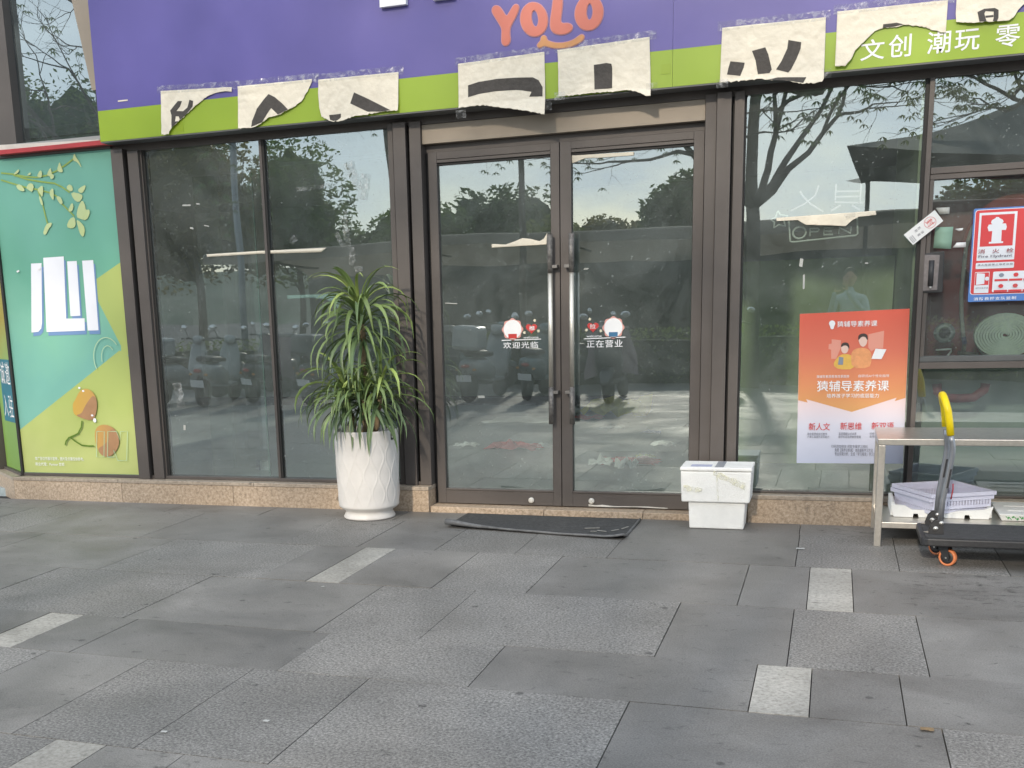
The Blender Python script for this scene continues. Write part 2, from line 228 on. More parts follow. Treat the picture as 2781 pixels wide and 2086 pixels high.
# ------------------------------------------------------------ materials
def lin(c): return c/12.92 if c <= .04045 else ((c+.055)/1.055)**2.4
def rgb(r, g, b, k=1.0): return (lin(r/255)*k, lin(g/255)*k, lin(b/255)*k, 1)
MATS = {}
def mat(name, col, rough=.6, metal=0., var=0., vs=6., bump=0., bs=80., spec=.5, trans=0., rand=0., emit=None):
    if name in MATS: return MATS[name]
    m = bpy.data.materials.new(name); m.use_nodes = True; t = m.node_tree; b = t.nodes['Principled BSDF']
    setin(b, {'Roughness': rough, 'Metallic': metal, 'Specular IOR Level': spec, 'Base Color': col})
    L = t.links.new
    if trans: b.inputs['Transmission Weight'].default_value = trans
    geo = N(t, 'ShaderNodeNewGeometry')
    last = None
    if var or rand:
        n = N(t, 'ShaderNodeTexNoise'); setin(n, {'Scale': vs, 'Detail': 5, 'Roughness': .6}); L(geo.outputs['Position'], n.inputs[0])
        f = N(t, 'ShaderNodeMapRange'); setin(f, {1: .25, 2: .75, 3: 1-var, 4: 1+var}); L(n.outputs[0], f.inputs[0])
        fo = f.outputs[0]
        if rand:
            oi = N(t, 'ShaderNodeObjectInfo'); f2 = N(t, 'ShaderNodeMapRange'); setin(f2, {3: 1-rand, 4: 1+rand}); L(oi.outputs['Random'], f2.inputs[0])
            mm = N(t, 'ShaderNodeMath', operation='MULTIPLY'); L(fo, mm.inputs[0]); L(f2.outputs[0], mm.inputs[1]); fo = mm.outputs[0]
        vm = N(t, 'ShaderNodeVectorMath', operation='SCALE'); vm.inputs[0].default_value = col[:3]; L(fo, vm.inputs['Scale'])
        L(vm.outputs[0], b.inputs['Base Color'])
    if bump:
        n2 = N(t, 'ShaderNodeTexNoise'); setin(n2, {'Scale': bs, 'Detail': 4}); L(geo.outputs['Position'], n2.inputs[0])
        bp = N(t, 'ShaderNodeBump'); setin(bp, {'Strength': bump, 'Distance': .01}); L(n2.outputs[0], bp.inputs['Height']); L(bp.outputs[0], b.inputs['Normal'])
    MATS[name] = m; return m

def stone(name, base, fleck, fl_scale, amount, rough=.55, stain=.5, bump=.25):
    """granite: fine speckle of light and dark grains, per-slab tone, walked-in grime and a few round spots"""
    m = bpy.data.materials.new(name); m.use_nodes = True; t = m.node_tree; b = t.nodes['Principled BSDF']; L = t.links.new
    geo = N(t, 'ShaderNodeNewGeometry'); P = geo.outputs['Position']
    n1 = N(t, 'ShaderNodeTexNoise'); setin(n1, {'Scale': fl_scale, 'Detail': 6, 'Roughness': .75}); L(P, n1.inputs[0])
    r1 = N(t, 'ShaderNodeValToRGB'); e = r1.color_ramp.elements
    e[0].position = .36; e[0].color = (*[c*(1-amount) for c in base[:3]], 1); e[1].position = .66; e[1].color = fleck
    m_ = e.new(.5); m_.color = base
    L(n1.outputs[0], r1.inputs[0])
    n2 = N(t, 'ShaderNodeTexNoise'); setin(n2, {'Scale': 1.7, 'Detail': 7, 'Roughness': .62, 'Distortion': .4}); L(P, n2.inputs[0])
    f2 = N(t, 'ShaderNodeMapRange'); setin(f2, {1: .3, 2: .72, 3: 1-.38*stain, 4: 1+.22*stain}); L(n2.outputs[0], f2.inputs[0])
    oi = N(t, 'ShaderNodeObjectInfo'); f3 = N(t, 'ShaderNodeMapRange'); setin(f3, {3: .88, 4: 1.12}); L(oi.outputs['Random'], f3.inputs[0])
    mu = N(t, 'ShaderNodeMath', operation='MULTIPLY'); L(f2.outputs[0], mu.inputs[0]); L(f3.outputs[0], mu.inputs[1])
    # grime flakes: short dark streaks
    mp = N(t, 'ShaderNodeMapping'); mp.inputs['Scale'].default_value = (12, 21, 12); L(P, mp.inputs[0])
    n3 = N(t, 'ShaderNodeTexNoise'); setin(n3, {'Scale': 1.0, 'Detail': 6, 'Roughness': .7, 'Distortion': .8}); L(mp.outputs[0], n3.inputs[0])
    f4 = N(t, 'ShaderNodeMapRange'); setin(f4, {1: .595, 2: .68, 3: 1, 4: 1-.40*stain}); L(n3.outputs[0], f4.inputs[0])
    vo = N(t, 'ShaderNodeTexVoronoi'); setin(vo, {'Scale': 2.8, 'Randomness': 1}); L(P, vo.inputs[0])
    f5 = N(t, 'ShaderNodeMapRange'); setin(f5, {1: .04, 2: .055, 3: .5, 4: 1}); L(vo.outputs[0], f5.inputs[0])
    m2 = N(t, 'ShaderNodeMath', operation='MULTIPLY'); L(mu.outputs[0], m2.inputs[0]); L(f4.outputs[0], m2.inputs[1])
    m3 = N(t, 'ShaderNodeMath', operation='MULTIPLY'); L(m2.outputs[0], m3.inputs[0]); L(f5.outputs[0], m3.inputs[1])
    # spilled and trodden patches by the trolley, the table and the wall foot; the grime at the pot also paints in contact shade
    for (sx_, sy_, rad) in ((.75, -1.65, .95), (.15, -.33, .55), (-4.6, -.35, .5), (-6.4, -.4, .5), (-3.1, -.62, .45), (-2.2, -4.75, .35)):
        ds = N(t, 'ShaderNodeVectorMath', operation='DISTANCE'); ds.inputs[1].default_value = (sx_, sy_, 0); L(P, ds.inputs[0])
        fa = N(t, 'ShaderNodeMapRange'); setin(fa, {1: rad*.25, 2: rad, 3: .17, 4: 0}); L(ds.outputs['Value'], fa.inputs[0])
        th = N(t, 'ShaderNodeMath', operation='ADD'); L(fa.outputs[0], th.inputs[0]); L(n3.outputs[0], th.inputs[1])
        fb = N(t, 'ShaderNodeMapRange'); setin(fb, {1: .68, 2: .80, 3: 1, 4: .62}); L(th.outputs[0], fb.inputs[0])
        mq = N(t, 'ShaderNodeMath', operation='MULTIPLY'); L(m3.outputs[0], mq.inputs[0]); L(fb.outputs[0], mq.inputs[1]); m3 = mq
    vm = N(t, 'ShaderNodeVectorMath', operation='SCALE'); L(r1.outputs[0], vm.inputs[0]); L(m3.outputs[0], vm.inputs['Scale']); L(vm.outputs[0], b.inputs['Base Color'])
    fr = N(t, 'ShaderNodeMapRange'); setin(fr, {1: .3, 2: .7, 3: rough-.08, 4: rough+.15}); L(n2.outputs[0], fr.inputs[0]); L(fr.outputs[0], b.inputs['Roughness'])
    bp = N(t, 'ShaderNodeBump'); setin(bp, {'Strength': bump, 'Distance': .004}); L(n1.outputs[0], bp.inputs['Height']); L(bp.outputs[0], b.inputs['Normal'])
    MATS[name] = m; return m

def glass(name, tint, refl, dust, wav=.03):
    m = bpy.data.materials.new(name); m.use_nodes = True; t = m.node_tree; t.nodes.clear(); L = t.links.new
    o = N(t, 'ShaderNodeOutputMaterial'); tr = N(t, 'ShaderNodeBsdfTransparent'); tr.inputs[0].default_value = tint
    gl = N(t, 'ShaderNodeBsdfGlossy'); setin(gl, {'Roughness': 0.0, 'Color': (.86, .97, 1, 1)})
    fr = N(t, 'ShaderNodeFresnel'); fr.inputs[0].default_value = 1.5
    ma = N(t, 'ShaderNodeMath', operation='MULTIPLY_ADD', use_clamp=True); ma.inputs[1].default_value = 1.6; ma.inputs[2].default_value = refl; L(fr.outputs[0], ma.inputs[0])
    mx = N(t, 'ShaderNodeMixShader'); L(ma.outputs[0], mx.inputs[0]); L(tr.outputs[0], mx.inputs[1]); L(gl.outputs[0], mx.inputs[2])
    geo = N(t, 'ShaderNodeNewGeometry'); P = geo.outputs['Position']
    nw = N(t, 'ShaderNodeTexNoise'); setin(nw, {'Scale': 1.3, 'Detail': 1}); L(P, nw.inputs[0])
    bp = N(t, 'ShaderNodeBump'); setin(bp, {'Strength': wav, 'Distance': .05}); L(nw.outputs[0], bp.inputs['Height']); L(bp.outputs[0], gl.inputs['Normal'])
    # dust film, wiped unevenly, and dried specks
    nd = N(t, 'ShaderNodeTexNoise'); setin(nd, {'Scale': 2.2, 'Detail': 8, 'Roughness': .7, 'Distortion': .6}); L(P, nd.inputs[0])
    f1 = N(t, 'ShaderNodeMapRange'); setin(f1, {1: .35, 2: .75, 3: dust*.25, 4: dust}); L(nd.outputs[0], f1.inputs[0])
    ns = N(t, 'ShaderNodeTexNoise'); setin(ns, {'Scale': 75, 'Detail': 3, 'Roughness': .7}); L(P, ns.inputs[0])
    f2 = N(t, 'ShaderNodeMapRange'); setin(f2, {1: .66, 2: .74, 3: 0, 4: dust*4}); L(ns.outputs[0], f2.inputs[0])
    ad = N(t, 'ShaderNodeMath', operation='ADD', use_clamp=True); L(f1.outputs[0], ad.inputs[0]); L(f2.outputs[0], ad.inputs[1])
    df = N(t, 'ShaderNodeBsdfDiffuse'); df.inputs[0].default_value = (.52, .57, .55, 1)
    m2 = N(t, 'ShaderNodeMixShader'); L(ad.outputs[0], m2.inputs[0]); L(mx.outputs[0], m2.inputs[1]); L(df.outputs[0], m2.inputs[2]); L(m2.outputs[0], o.inputs[0])
    MATS[name] = m; return m

def tapemat(name, op, col=(.9, .9, .88, 1)):
    m = bpy.data.materials.new(name); m.use_nodes = True; t = m.node_tree; t.nodes.clear(); L = t.links.new
    o = N(t, 'ShaderNodeOutputMaterial'); tr = N(t, 'ShaderNodeBsdfTransparent'); tr.inputs[0].default_value = (.93, .93, .93, 1)
    pr = N(t, 'ShaderNodeBsdfPrincipled'); setin(pr, {'Base Color': col, 'Roughness': .12})
    geo = N(t, 'ShaderNodeNewGeometry'); n = N(t, 'ShaderNodeTexNoise'); setin(n, {'Scale': 22, 'Detail': 2, 'Distortion': 1.2}); L(geo.outputs['Position'], n.inputs[0])
    f = N(t, 'ShaderNodeMapRange'); setin(f, {1: .45, 2: .72, 3: op*.25, 4: min(1, op*1.8)}); L(n.outputs[0], f.inputs[0])
    bp = N(t, 'ShaderNodeBump'); setin(bp, {'Strength': .5, 'Distance': .01}); L(n.outputs[0], bp.inputs['Height']); L(bp.outputs[0], pr.inputs['Normal'])
    mx = N(t, 'ShaderNodeMixShader'); L(f.outputs[0], mx.inputs[0]); L(tr.outputs[0], mx.inputs[1]); L(pr.outputs[0], mx.inputs[2]); L(mx.outputs[0], o.inputs[0])
    MATS[name] = m; return m

def gradmat(name, stops, axis, a, b, rough=.55, var=.04):
    """printed sheet whose ink runs from one colour to the next along an axis"""
    m = bpy.data.materials.new(name); m.use_nodes = True; t = m.node_tree; p = t.nodes['Principled BSDF']; L = t.links.new
    p.inputs['Roughness'].default_value = rough
    geo = N(t, 'ShaderNodeNewGeometry'); sx = N(t, 'ShaderNodeSeparateXYZ'); L(geo.outputs['Position'], sx.inputs[0])
    mr = N(t, 'ShaderNodeMapRange'); setin(mr, {1: a, 2: b}); 
    n = N(t, 'ShaderNodeTexNoise'); setin(n, {'Scale': 2.4, 'Detail': 3}); L(geo.outputs['Position'], n.inputs[0])
    ma = N(t, 'ShaderNodeMath', operation='MULTIPLY_ADD'); ma.inputs[1].default_value = abs(b-a)*var*4; L(n.outputs[0], ma.inputs[0]); L(sx.outputs[axis], ma.inputs[2]); L(ma.outputs[0], mr.inputs[0])
    r = N(t, 'ShaderNodeValToRGB'); e = r.color_ramp.elements
    e[0].color = stops[0][1]; e[0].position = stops[0][0]; e[1].color = stops[-1][1]; e[1].position = stops[-1][0]
    for q, c in stops[1:-1]: z = e.new(q); z.color = c
    L(mr.outputs[0], r.inputs[0]); L(r.outputs[0], p.inputs['Base Color'])
    MATS[name] = m; return m

K = .70   # sheet colours are read off sunlit surfaces; this brings them back to paint values
FRAME = mat('bronze_aluminium', (.098, .085, .078, 1), .45, .2, .12, 3, .05, 200)
FRAMED = mat('dark_gasket', (.018, .017, .016, 1), .6)
HEADER = mat('header_sheet', (.31, .26, .205, 1), .45, .15, .08, 4)
SOFFIT = mat('grey_soffit', (.11, .11, .11, 1), .5, .2)
GL = glass('window_glass', (.80, .89, .87, 1), .205, .18)
GLD = glass('door_glass', (.80, .89, .87, 1), .19, .20)
GLU = glass('upper_glass', (.30, .36, .40, 1), .20, .10)
STD = stone('basalt_slab', (.208, .198, .184, 1), (.276, .264, .246, 1), 150, .34, .55, 1.0, .2)
STF = stone('flecked_granite', (.214, .204, .190, 1), (.385, .369, .343, 1), 88, .62, .6, .7, .5)
STW = stone('white_granite', (.385, .365, .325, 1), (.47, .45, .41, 1), 50, .34, .6, 1.0, .3)
STP = stone('tan_granite', (.46, .35, .25, 1), (.60, .49, .38, 1), 48, .42, .4, .4, .12)
JOINT = mat('joint_sand', (.03, .03, .03, 1), .9)
CAPM = stone('plinth_cap_granite', (.40, .33, .26, 1), (.5, .42, .34, 1), 50, .3, .35, .4, .1)
PURPLE = mat('purple_sign_film', rgb(104, 96, 176, K), .38, 0, .11, 1.1)
GREEN = mat('green_sign_film', rgb(166, 196, 46, K), .38, 0, .06, 2)
PAPER = mat('rice_paper', (.74, .675, .55, 1), .75, 0, .06, 14, .6, 26)
INK = mat('black_ink', (.055, .048, .042, 1), .7, 0, .3, 40, .3, 60)
WHITE = mat('white_print', (.80, .80, .80, 1), .5, 0, .03, 20)
TAPE = tapemat('clear_tape', .15); TAPEB = tapemat('clear_tape_bright', .16)
STEEL = mat('stainless_steel', (.62, .59, .54, 1), .32, .9, .12, 30, .06, 300)
FOAM = mat('white_foam', (.80, .80, .775, 1), .75, 0, .07, 9, .3, 130)
BLACKP = mat('black_plastic', (.028, .028, .030, 1), .45, 0, .3, 60, .1, 200)
RUBBER = mat('black_rubber', (.062, .062, .062, 1), .85, 0, .45, 45, .8, 140)

# ------------------------------------------------------------ mesh helpers
class MB:
    def __init__(s): s.v = []; s.f = []
    def add(s, vs, fs):
        o = len(s.v); s.v += [tuple(v) for v in vs]; s.f += [tuple(i+o for i in f) for f in fs]; return s
    def box(s, x0, x1, y0, y1, z0, z1):
        return s.add([(x0,y0,z0),(x1,y0,z0),(x1,y1,z0),(x0,y1,z0),(x0,y0,z1),(x1,y0,z1),(x1,y1,z1),(x0,y1,z1)],
                     [(0,3,2,1),(4,5,6,7),(0,1,5,4),(1,2,6,5),(2,3,7,6),(3,0,4,7)])
    def obox(s, c, ax, ay, az):
        c, ax, ay, az = map(Vector, (c, ax, ay, az))
        vs = [c + i*ax + j*ay + k*az for k in (-1, 1) for i, j in ((-1,-1),(1,-1),(1,1),(-1,1))]
        return s.add(vs, [(0,3,2,1),(4,5,6,7),(0,1,5,4),(1,2,6,5),(2,3,7,6),(3,0,4,7)])
    def prism(s, pts, y0, y1):
        """polygon in XZ, front face at y0, back at y1"""
        n = len(pts); a = sum(pts[i][0]*pts[(i+1)%n][1]-pts[(i+1)%n][0]*pts[i][1] for i in range(n))
        if a < 0: pts = pts[::-1]
        vs = [(x,y0,z) for x,z in pts]+[(x,y1,z) for x,z in pts]
        return s.add(vs, [tuple(range(n)), tuple(range(2*n-1,n-1,-1))]+[(i,i+n,(i+1)%n+n,(i+1)%n) for i in range(n)])
    def ring(s, outer, inner, y0, y1):
        """annulus in XZ between two loops of equal count"""
        n = len(outer); vs = [(x,y0,z) for x,z in outer]+[(x,y0,z) for x,z in inner]+[(x,y1,z) for x,z in outer]+[(x,y1,z) for x,z in inner]
        f = []
        for i in range(n):
            j = (i+1)%n
            f += [(i,j,n+j,n+i),(2*n+i,3*n+i,3*n+j,2*n+j),(i,2*n+i,2*n+j,j),(n+i,n+j,3*n+j,3*n+i)]
        return s.add(vs, f)
    def tube(s, pts, r, n=10, cap=True):
        pts = [Vector(p) for p in pts]; rs = r if isinstance(r, (list, tuple)) else [r]*len(pts)
        vs = []; up = None
        for i, p in enumerate(pts):
            t = (pts[min(i+1, len(pts)-1)]-pts[max(i-1, 0)]).normalized()
            if up is None:
                up = t.orthogonal().normalized()
            else:
                up = (up - t*up.dot(t)); up = up.normalized() if up.length > 1e-6 else t.orthogonal().normalized()
            b = t.cross(up)
            vs += [p + rs[i]*(math.cos(2*math.pi*k/n)*up + math.sin(2*math.pi*k/n)*b) for k in range(n)]
        f = [(i*n+k, i*n+(k+1)%n, (i+1)*n+(k+1)%n, (i+1)*n+k) for i in range(len(pts)-1) for k in range(n)]
        if cap: f += [tuple(range(n-1,-1,-1)), tuple(range((len(pts)-1)*n, len(pts)*n))]
        return s.add(vs, f)
    def lathe(s, prof, c, n=32, axis='Z', fn=None):
        vs = []
        for r, h in prof:
            for k in range(n):
                a = 2*math.pi*k/n; rr = r + (fn(a, h) if fn else 0)
                p = (rr*math.cos(a), rr*math.sin(a), h)
                if axis == 'Y': p = (p[0], p[2], p[1])
                if axis == 'X': p = (p[2], p[0], p[1])
                vs.append((c[0]+p[0], c[1]+p[1], c[2]+p[2]))
        m = len(prof)
        f = [(i*n+k, i*n+(k+1)%n, (i+1)*n+(k+1)%n, (i+1)*n+k) for i in range(m-1) for k in range(n)]
        f += [tuple(range(n-1,-1,-1)), tuple(range((m-1)*n, m*n))]
        return s.add(vs, f)
    def ellip(s, c, rx, ry, rz, n=14, m=8):
        vs = []
        for i in range(1, m):
            t = math.pi*i/m
            vs += [(c[0]+rx*math.sin(t)*math.cos(2*math.pi*k/n), c[1]+ry*math.sin(t)*math.sin(2*math.pi*k/n), c[2]+rz*math.cos(t)) for k in range(n)]
        vs += [(c[0],c[1],c[2]+rz),(c[0],c[1],c[2]-rz)]; T = (m-1)*n
        f = [(i*n+k, (i+1)*n+k, (i+1)*n+(k+1)%n, i*n+(k+1)%n) for i in range(m-2) for k in range(n)]
        f += [(T, k, (k+1)%n) for k in range(n)] + [(T+1, (m-2)*n+(k+1)%n, (m-2)*n+k) for k in range(n)]
        return s.add(vs, f)
    def mesh(s, name, smooth=False):
        me = bpy.data.meshes.new(name); me.from_pydata(s.v, [], s.f); me.validate(); me.update()
        if smooth: me.polygons.foreach_set('use_smooth', [True]*len(me.polygons))
        return me
    def build(s, name, m, parent=None, smooth=False, bevel=0, **p):
        o = link(name, s.mesh(name, smooth), m, parent, **p)
        if bevel:
            b = o.modifiers.new('bevel', 'BEVEL'); b.width = bevel; b.segments = 2; b.limit_method = 'ANGLE'; b.angle_limit = R(40)
        return o
def link(name, me, m, parent=None, **p):
    o = bpy.data.objects.new(name, me); COL.objects.link(o)
    if m is not None and me is not None and not me.materials: me.materials.append(m)
    if parent is not None:
        o.parent = parent
        o.matrix_parent_inverse = Matrix.Translation(-(base_of(parent)))
    for k, v in p.items(): o[k] = v
    return o
def base_of(o): return o.location.copy() if o.parent is None else Vector((0, 0, 0))
def thing(name, label, cat, loc=(0, 0, 0), group=None):
    o = bpy.data.objects.new(name, None); COL.objects.link(o); o.location = loc; o.empty_display_size = .1
    o['label'] = label; o['category'] = cat
    if group: o['group'] = group
    return o
def tag(o, label, cat, group=None):
    o['label'] = label; o['category'] = cat
    if group: o['group'] = group
    return o
def struct(o): o['kind'] = 'structure'; return o
def copy_tree(o, parent=None):
    c = o.copy(); COL.objects.link(c); c.parent = parent
    for ch in list(o.children): copy_tree(ch, c)
    return c
def text(name, s, x0, z0, x1, z1, y, m, parent=None, bold=0., fit=True, track=None, rot=0.):
    cu = bpy.data.curves.new(name, 'FONT'); cu.body = s; cu.resolution_u = 3; cu.fill_mode = 'FRONT'; cu.offset = bold
    if track: cu.space_character = track
    t = bpy.data.objects.new(name, cu); COL.objects.link(t)
    dg = bpy.context.evaluated_depsgraph_get(); me = bpy.data.meshes.new_from_object(t.evaluated_get(dg))
    bpy.data.objects.remove(t); bpy.data.curves.remove(cu)
    xs = [v.co.x for v in me.vertices]; ys = [v.co.y for v in me.vertices]
    if not xs: return None
    ax, bx, ay, by = min(xs), max(xs), min(ys), max(ys)
    cx, cz = (x0+x1)/2, (z0+z1)/2; sx = abs(x1-x0)/(bx-ax); sz = abs(z1-z0)/(by-ay)
    for v in me.vertices:
        px = (v.co.x-(ax+bx)/2)*sx; pz = (v.co.y-(ay+by)/2)*sz
        v.co = (cx+px*math.cos(rot)-pz*math.sin(rot), y, cz+px*math.sin(rot)+pz*math.cos(rot))
    me.name = name; me.materials.clear()
    return link(name, me, m, parent)
def ell(cx, cz, rx, rz, n=24): return [(cx+rx*math.cos(2*math.pi*i/n), cz+rz*math.sin(2*math.pi*i/n)) for i in range(n)]
def ribbon(pts, wd, y):
    """flat line of width wd through XZ points"""
    mb = MB(); n = len(pts); vs = []
    for i, p in enumerate(pts):
        a = Vector(pts[max(i-1, 0)]); b = Vector(pts[min(i+1, n-1)]); t = (b-a).normalized(); q = Vector((-t.y, t.x))*wd/2
        vs += [(p[0]+q.x, y, p[1]+q.y), (p[0]-q.x, y, p[1]-q.y)]
    return mb.add(vs, [(2*i, 2*i+1, 2*i+3, 2*i+2) for i in range(n-1)])
def sheet(name, pts, y, m, parent, disp=None, step=.035, thick=.0006, **p):
    """thin sheet cut to an outline in XZ, divided finely so that it can curl"""
    bm = bmesh.new(); bm.faces.new([bm.verts.new((x, 0, z)) for x, z in pts])
    xs = [q[0] for q in pts]; zs = [q[1] for q in pts]
    for ax, a, b in ((0, min(xs), max(xs)), (2, min(zs), max(zs))):
        c = a + step
        while c < b-.004:
            co = [0, 0, 0]; co[ax] = c; no = [0, 0, 0]; no[ax] = 1
            bmesh.ops.bisect_plane(bm, geom=bm.verts[:]+bm.edges[:]+bm.faces[:], plane_co=co, plane_no=no); c += step
    for v in bm.verts: v.co.y = y + (disp(v.co.x, v.co.z) if disp else 0)
    bmesh.ops.recalc_face_normals(bm, faces=bm.faces[:])
    me = bpy.data.meshes.new(name); bm.to_mesh(me); bm.free(); me.polygons.foreach_set('use_smooth', [True]*len(me.polygons))
    o = link(name, me, m, parent, **p)
    if thick: md = o.modifiers.new('thickness', 'SOLIDIFY'); md.thickness = thick; md.offset = 0
    return o
FX = lambda x, y: x*(1+y/7.8115)      # widths of the facade grid carried back to a deeper plane

# ============================================================ SETTING: paving
pav = struct(MB().box(-7.9, 3.4, -6.9, .25, -.12, -.022).build('pavement', JOINT))
_unit = {}
def tile(x0, x1, y0, y1, kind, top=0.):
    m = {'D': STD, 'F': STF, 'W': STW}[kind]
    if kind not in _unit:
        me = MB().box(-.5, .5, -.5, .5, -1, 0).mesh('paving_stone'); me.materials.append(m); _unit[kind] = me
    g = .0022
    o = bpy.data.objects.new('paving_stone', _unit[kind]); COL.objects.link(o); o.parent = pav
    o.location = ((x0+x1)/2, (y0+y1)/2, top + random.uniform(-.0012, .0012)); o.scale = (x1-x0-2*g, y1-y0-2*g, .022)
    o.rotation_euler = (random.uniform(-.0012, .0012), random.uniform(-.0012, .0012), 0)
ROWS = [
 ((-.429, -.085), [-7.6, -6.5, -5.9, -4.82, -4.0, -2.92, -2.3, -1.2, -.16, .92, 2.0, 3.2], 'DDDDDDDDDDD'),
 ((-1.317, -.429), [-7.6, -6.55, -6.02, -5.515, -4.45, -3.365, -2.82, -2.297, -1.78, -1.216, -.155, .385, .925, 2.0, 3.2], 'DDFDDFDFFDFFDD'),
 ((-2.212, -1.317), [-7.6, -6.3, -5.23, -4.152, -3.07, -2.758, -2.551, -2.004, -1.478, -.4, -.075, .14, 1.22, 2.3, 3.2], 'DDDFDWDFDDWDFD'),
 ((-3.122, -2.212), [-7.6, -6.6, -5.5, -4.42, -3.354, -2.28, -1.748, -.671, -.13, .411, 1.48, 2.4, 3.2], 'DDDFDFFDFDFD'),
 ((-3.692, -3.122), [-7.6, -6.0, -4.9, -3.797, -3.588, -3.26, -2.189, -1.332, -.245, -.031, .297, 1.37, 2.3, 3.2], 'DFDWDDFDWDDFD'),
 ((-4.611, -3.692), [-7.6, -6.5, -5.5, -4.45, -3.365, -2.83, -2.296, -1.759, -.681, .409, 1.48, 2.4, 3.2], 'DFDFDFFFDFDF'),
 ((-5.19, -4.611), [-7.6, -6.5, -5.4, -4.3, -3.7, -2.625, -2.407, -2.085, -1.0, .08, .3, 1.4, 2.4, 3.2], 'DFDFFWDDFWDFD'),
 ((-6.1, -5.19), [-7.6, -6.0, -4.9, -3.8, -2.7, -1.6, -.5, .6, 1.7, 3.2], 'DFDFDFDFD'),
 ((-6.8, -6.1), [-7.6, -6.0, -4.9, -3.8, -2.7, -1.6, -.5, .6, 1.7, 3.2], 'FDFDFDFDF')]
for (y0, y1), xs, kinds in ROWS:
    for i, k in enumerate(kinds): tile(xs[i], xs[i+1], y0, y1, k)
plaza = MB().box(-60, -7.6, -12.4, -.1, -.2, 0).box(3.2, 60, -12.4, -.1, -.2, 0).box(-7.6, 3.2, -12.4, -6.8, -.2, 0)
struct(plaza.build('plaza_paving', STD))
struct(MB().box(-400, 400, -600, -12.4, -.3, -.1).build('road', mat('asphalt', (.05, .05, .052, 1), .85, 0, .2, 2, .3, 60)))

# ============================================================ SHOPFRONT BUILDING
BLD = thing('shopfront', 'ground floor shopfront with bronze frames, tan granite plinth and wide glass panes', 'building', (-2, .3, 0))
def fr(x0, x1, y0, y1, z0, z1, name='mullion', m=FRAME, bev=.002, raw=False):
    if not raw: x0, x1 = FX(x0, y0), FX(x1, y0)
    return MB().box(x0, x1, y0, y1, z0, z1).build(name, m, BLD, bevel=bev)
def pane(x0, x1, y, z0, z1, m=GL, parent=None, name='window_pane'):
    j = lambda: y+random.uniform(-.003, .003)      # no two panes sit quite true
    return MB().add([(x0,j(),z0),(x1,j(),z0),(x1,j(),z1),(x0,j(),z1)], [(0,1,2),(0,2,3)]).build(name, m, parent or BLD, smooth=True)
# plinth slabs with a thin cap course
PT = .158
def plinth(xs, y0=-.085):
    for a, b in zip(xs[:-1], xs[1:]):
        MB().box(a+.0015, b-.0015, y0, .1, -.02, PT).build('plinth_slab', STP, BLD, bevel=.002)
def caps(xs, y0=-.09):
    for a, b in zip(xs[:-1], xs[1:]):
        MB().box(a+.0015, b-.0015, y0, .1, PT+.002, .187).build('plinth_cap', CAPM, BLD, bevel=.003)
plinth([-6.49, -5.42, -4.39, -3.33, -2.76]); caps([-6.49, -5.45, -4.2, -2.757])
plinth([-.50, .55, 1.6, 2.65, 3.4]); caps([-.50, .7, 2.0, 3.4])
for a, b in ((-2.755, -1.9), (-1.897, -1.2), (-1.197, -.502)): MB().box(a, b, -.068, .3, -.02, .040).build('door_step', STP, BLD, bevel=.003)
# bottom rails of the glazing
fr(-6.46, -2.766, .0, .09, .189, .212, 'sill_rail'); fr(-.655, 3.4, .0, .09, .189, .202, 'sill_rail', raw=True)
# left pilaster
fr(-5.302, -5.198, -.035, .1, .189, 2.74); fr(-5.198, -5.154, .03, .1, .189, 2.74, 'groove', FRAMED)
fr(-5.154, -5.061, -.02, .1, .189, 2.72); fr(-5.061, -5.030, .008, .1, .212, 2.72, 'glazing_bead'); fr(-5.030, -5.003, .028, .1, .212, 2.72, 'glazing_bead', FRAMED)
# left window
GY = .045
fr(-4.026, -4.004, .012, .09, .212, 2.72); fr(-4.002, -3.984, .02, .09, .212, 2.72, 'glazing_bead', FRAMED)
pane(-5.03, -4.03, GY, .212, 2.72); pane(-4.0, -3.0, GY, .212, 2.72)
# right pilaster of the window and door jamb
fr(-3.010, -2.972, -.004, .1, .189, 2.745); fr(-2.971, -2.877, -.03, .1, .189, 2.745); fr(-2.877, -2.849, .04, .1, .189, 2.745, 'groove', FRAMED)
fr(-2.849, -2.764, -.012, .14, .189, 2.745); fr(-2.764, -2.714, .09, .16, .04, 2.6, 'door_jamb', FRAMED)
# header above the doors
fr(-2.764, -.832, .018, .1, 2.592, 2.72, 'header_panel', HEADER); fr(-2.764, -.832, .085, .16, 2.538, 2.592, 'header_return')
# right pilaster
fr(-.832, -.762, .0, .14, .04, 2.745); fr(-.761, -.671, -.03, .1, .04, 2.745); fr(-.671, -.653, .03, .1, .04, 2.745, 'groove', FRAMED); fr(-.653, -.591, -.012, .1, .189, 2.745)
fr(-.591, -.58, .02, .1, .202, 2.72, 'glazing_bead', FRAMED)
# right window
pane(-.59, .46, GY, .202, 2.72)
fr(.452, .474, .012, .1, .202, 2.72, 'glazing_bead', FRAMED); fr(.474, .503, -.012, .1, .202, 2.72)
# top rail and wall behind the sign
fr(-5.3, 3.4, .02, .12, 2.722, 2.80, 'top_rail')
MB().box(-5.25, 9, .13, .5, 2.80, 6).build('upper_wall', mat('grey_render', (.25, .24, .23, 1), .8), BLD)
# poster bay on the far left
fr(-6.475, -5.302, .02, .1, .189, 2.86, 'poster_backing', mat('backing_sheet', (.3, .3, .3, 1), .7)); fr(-6.478, -6.455, -.006, .03, .189, 2.80, 'corner_trim', FRAMED); fr(-6.455, -5.302, -.004, .02, 2.755, 2.80, 'top_trim')
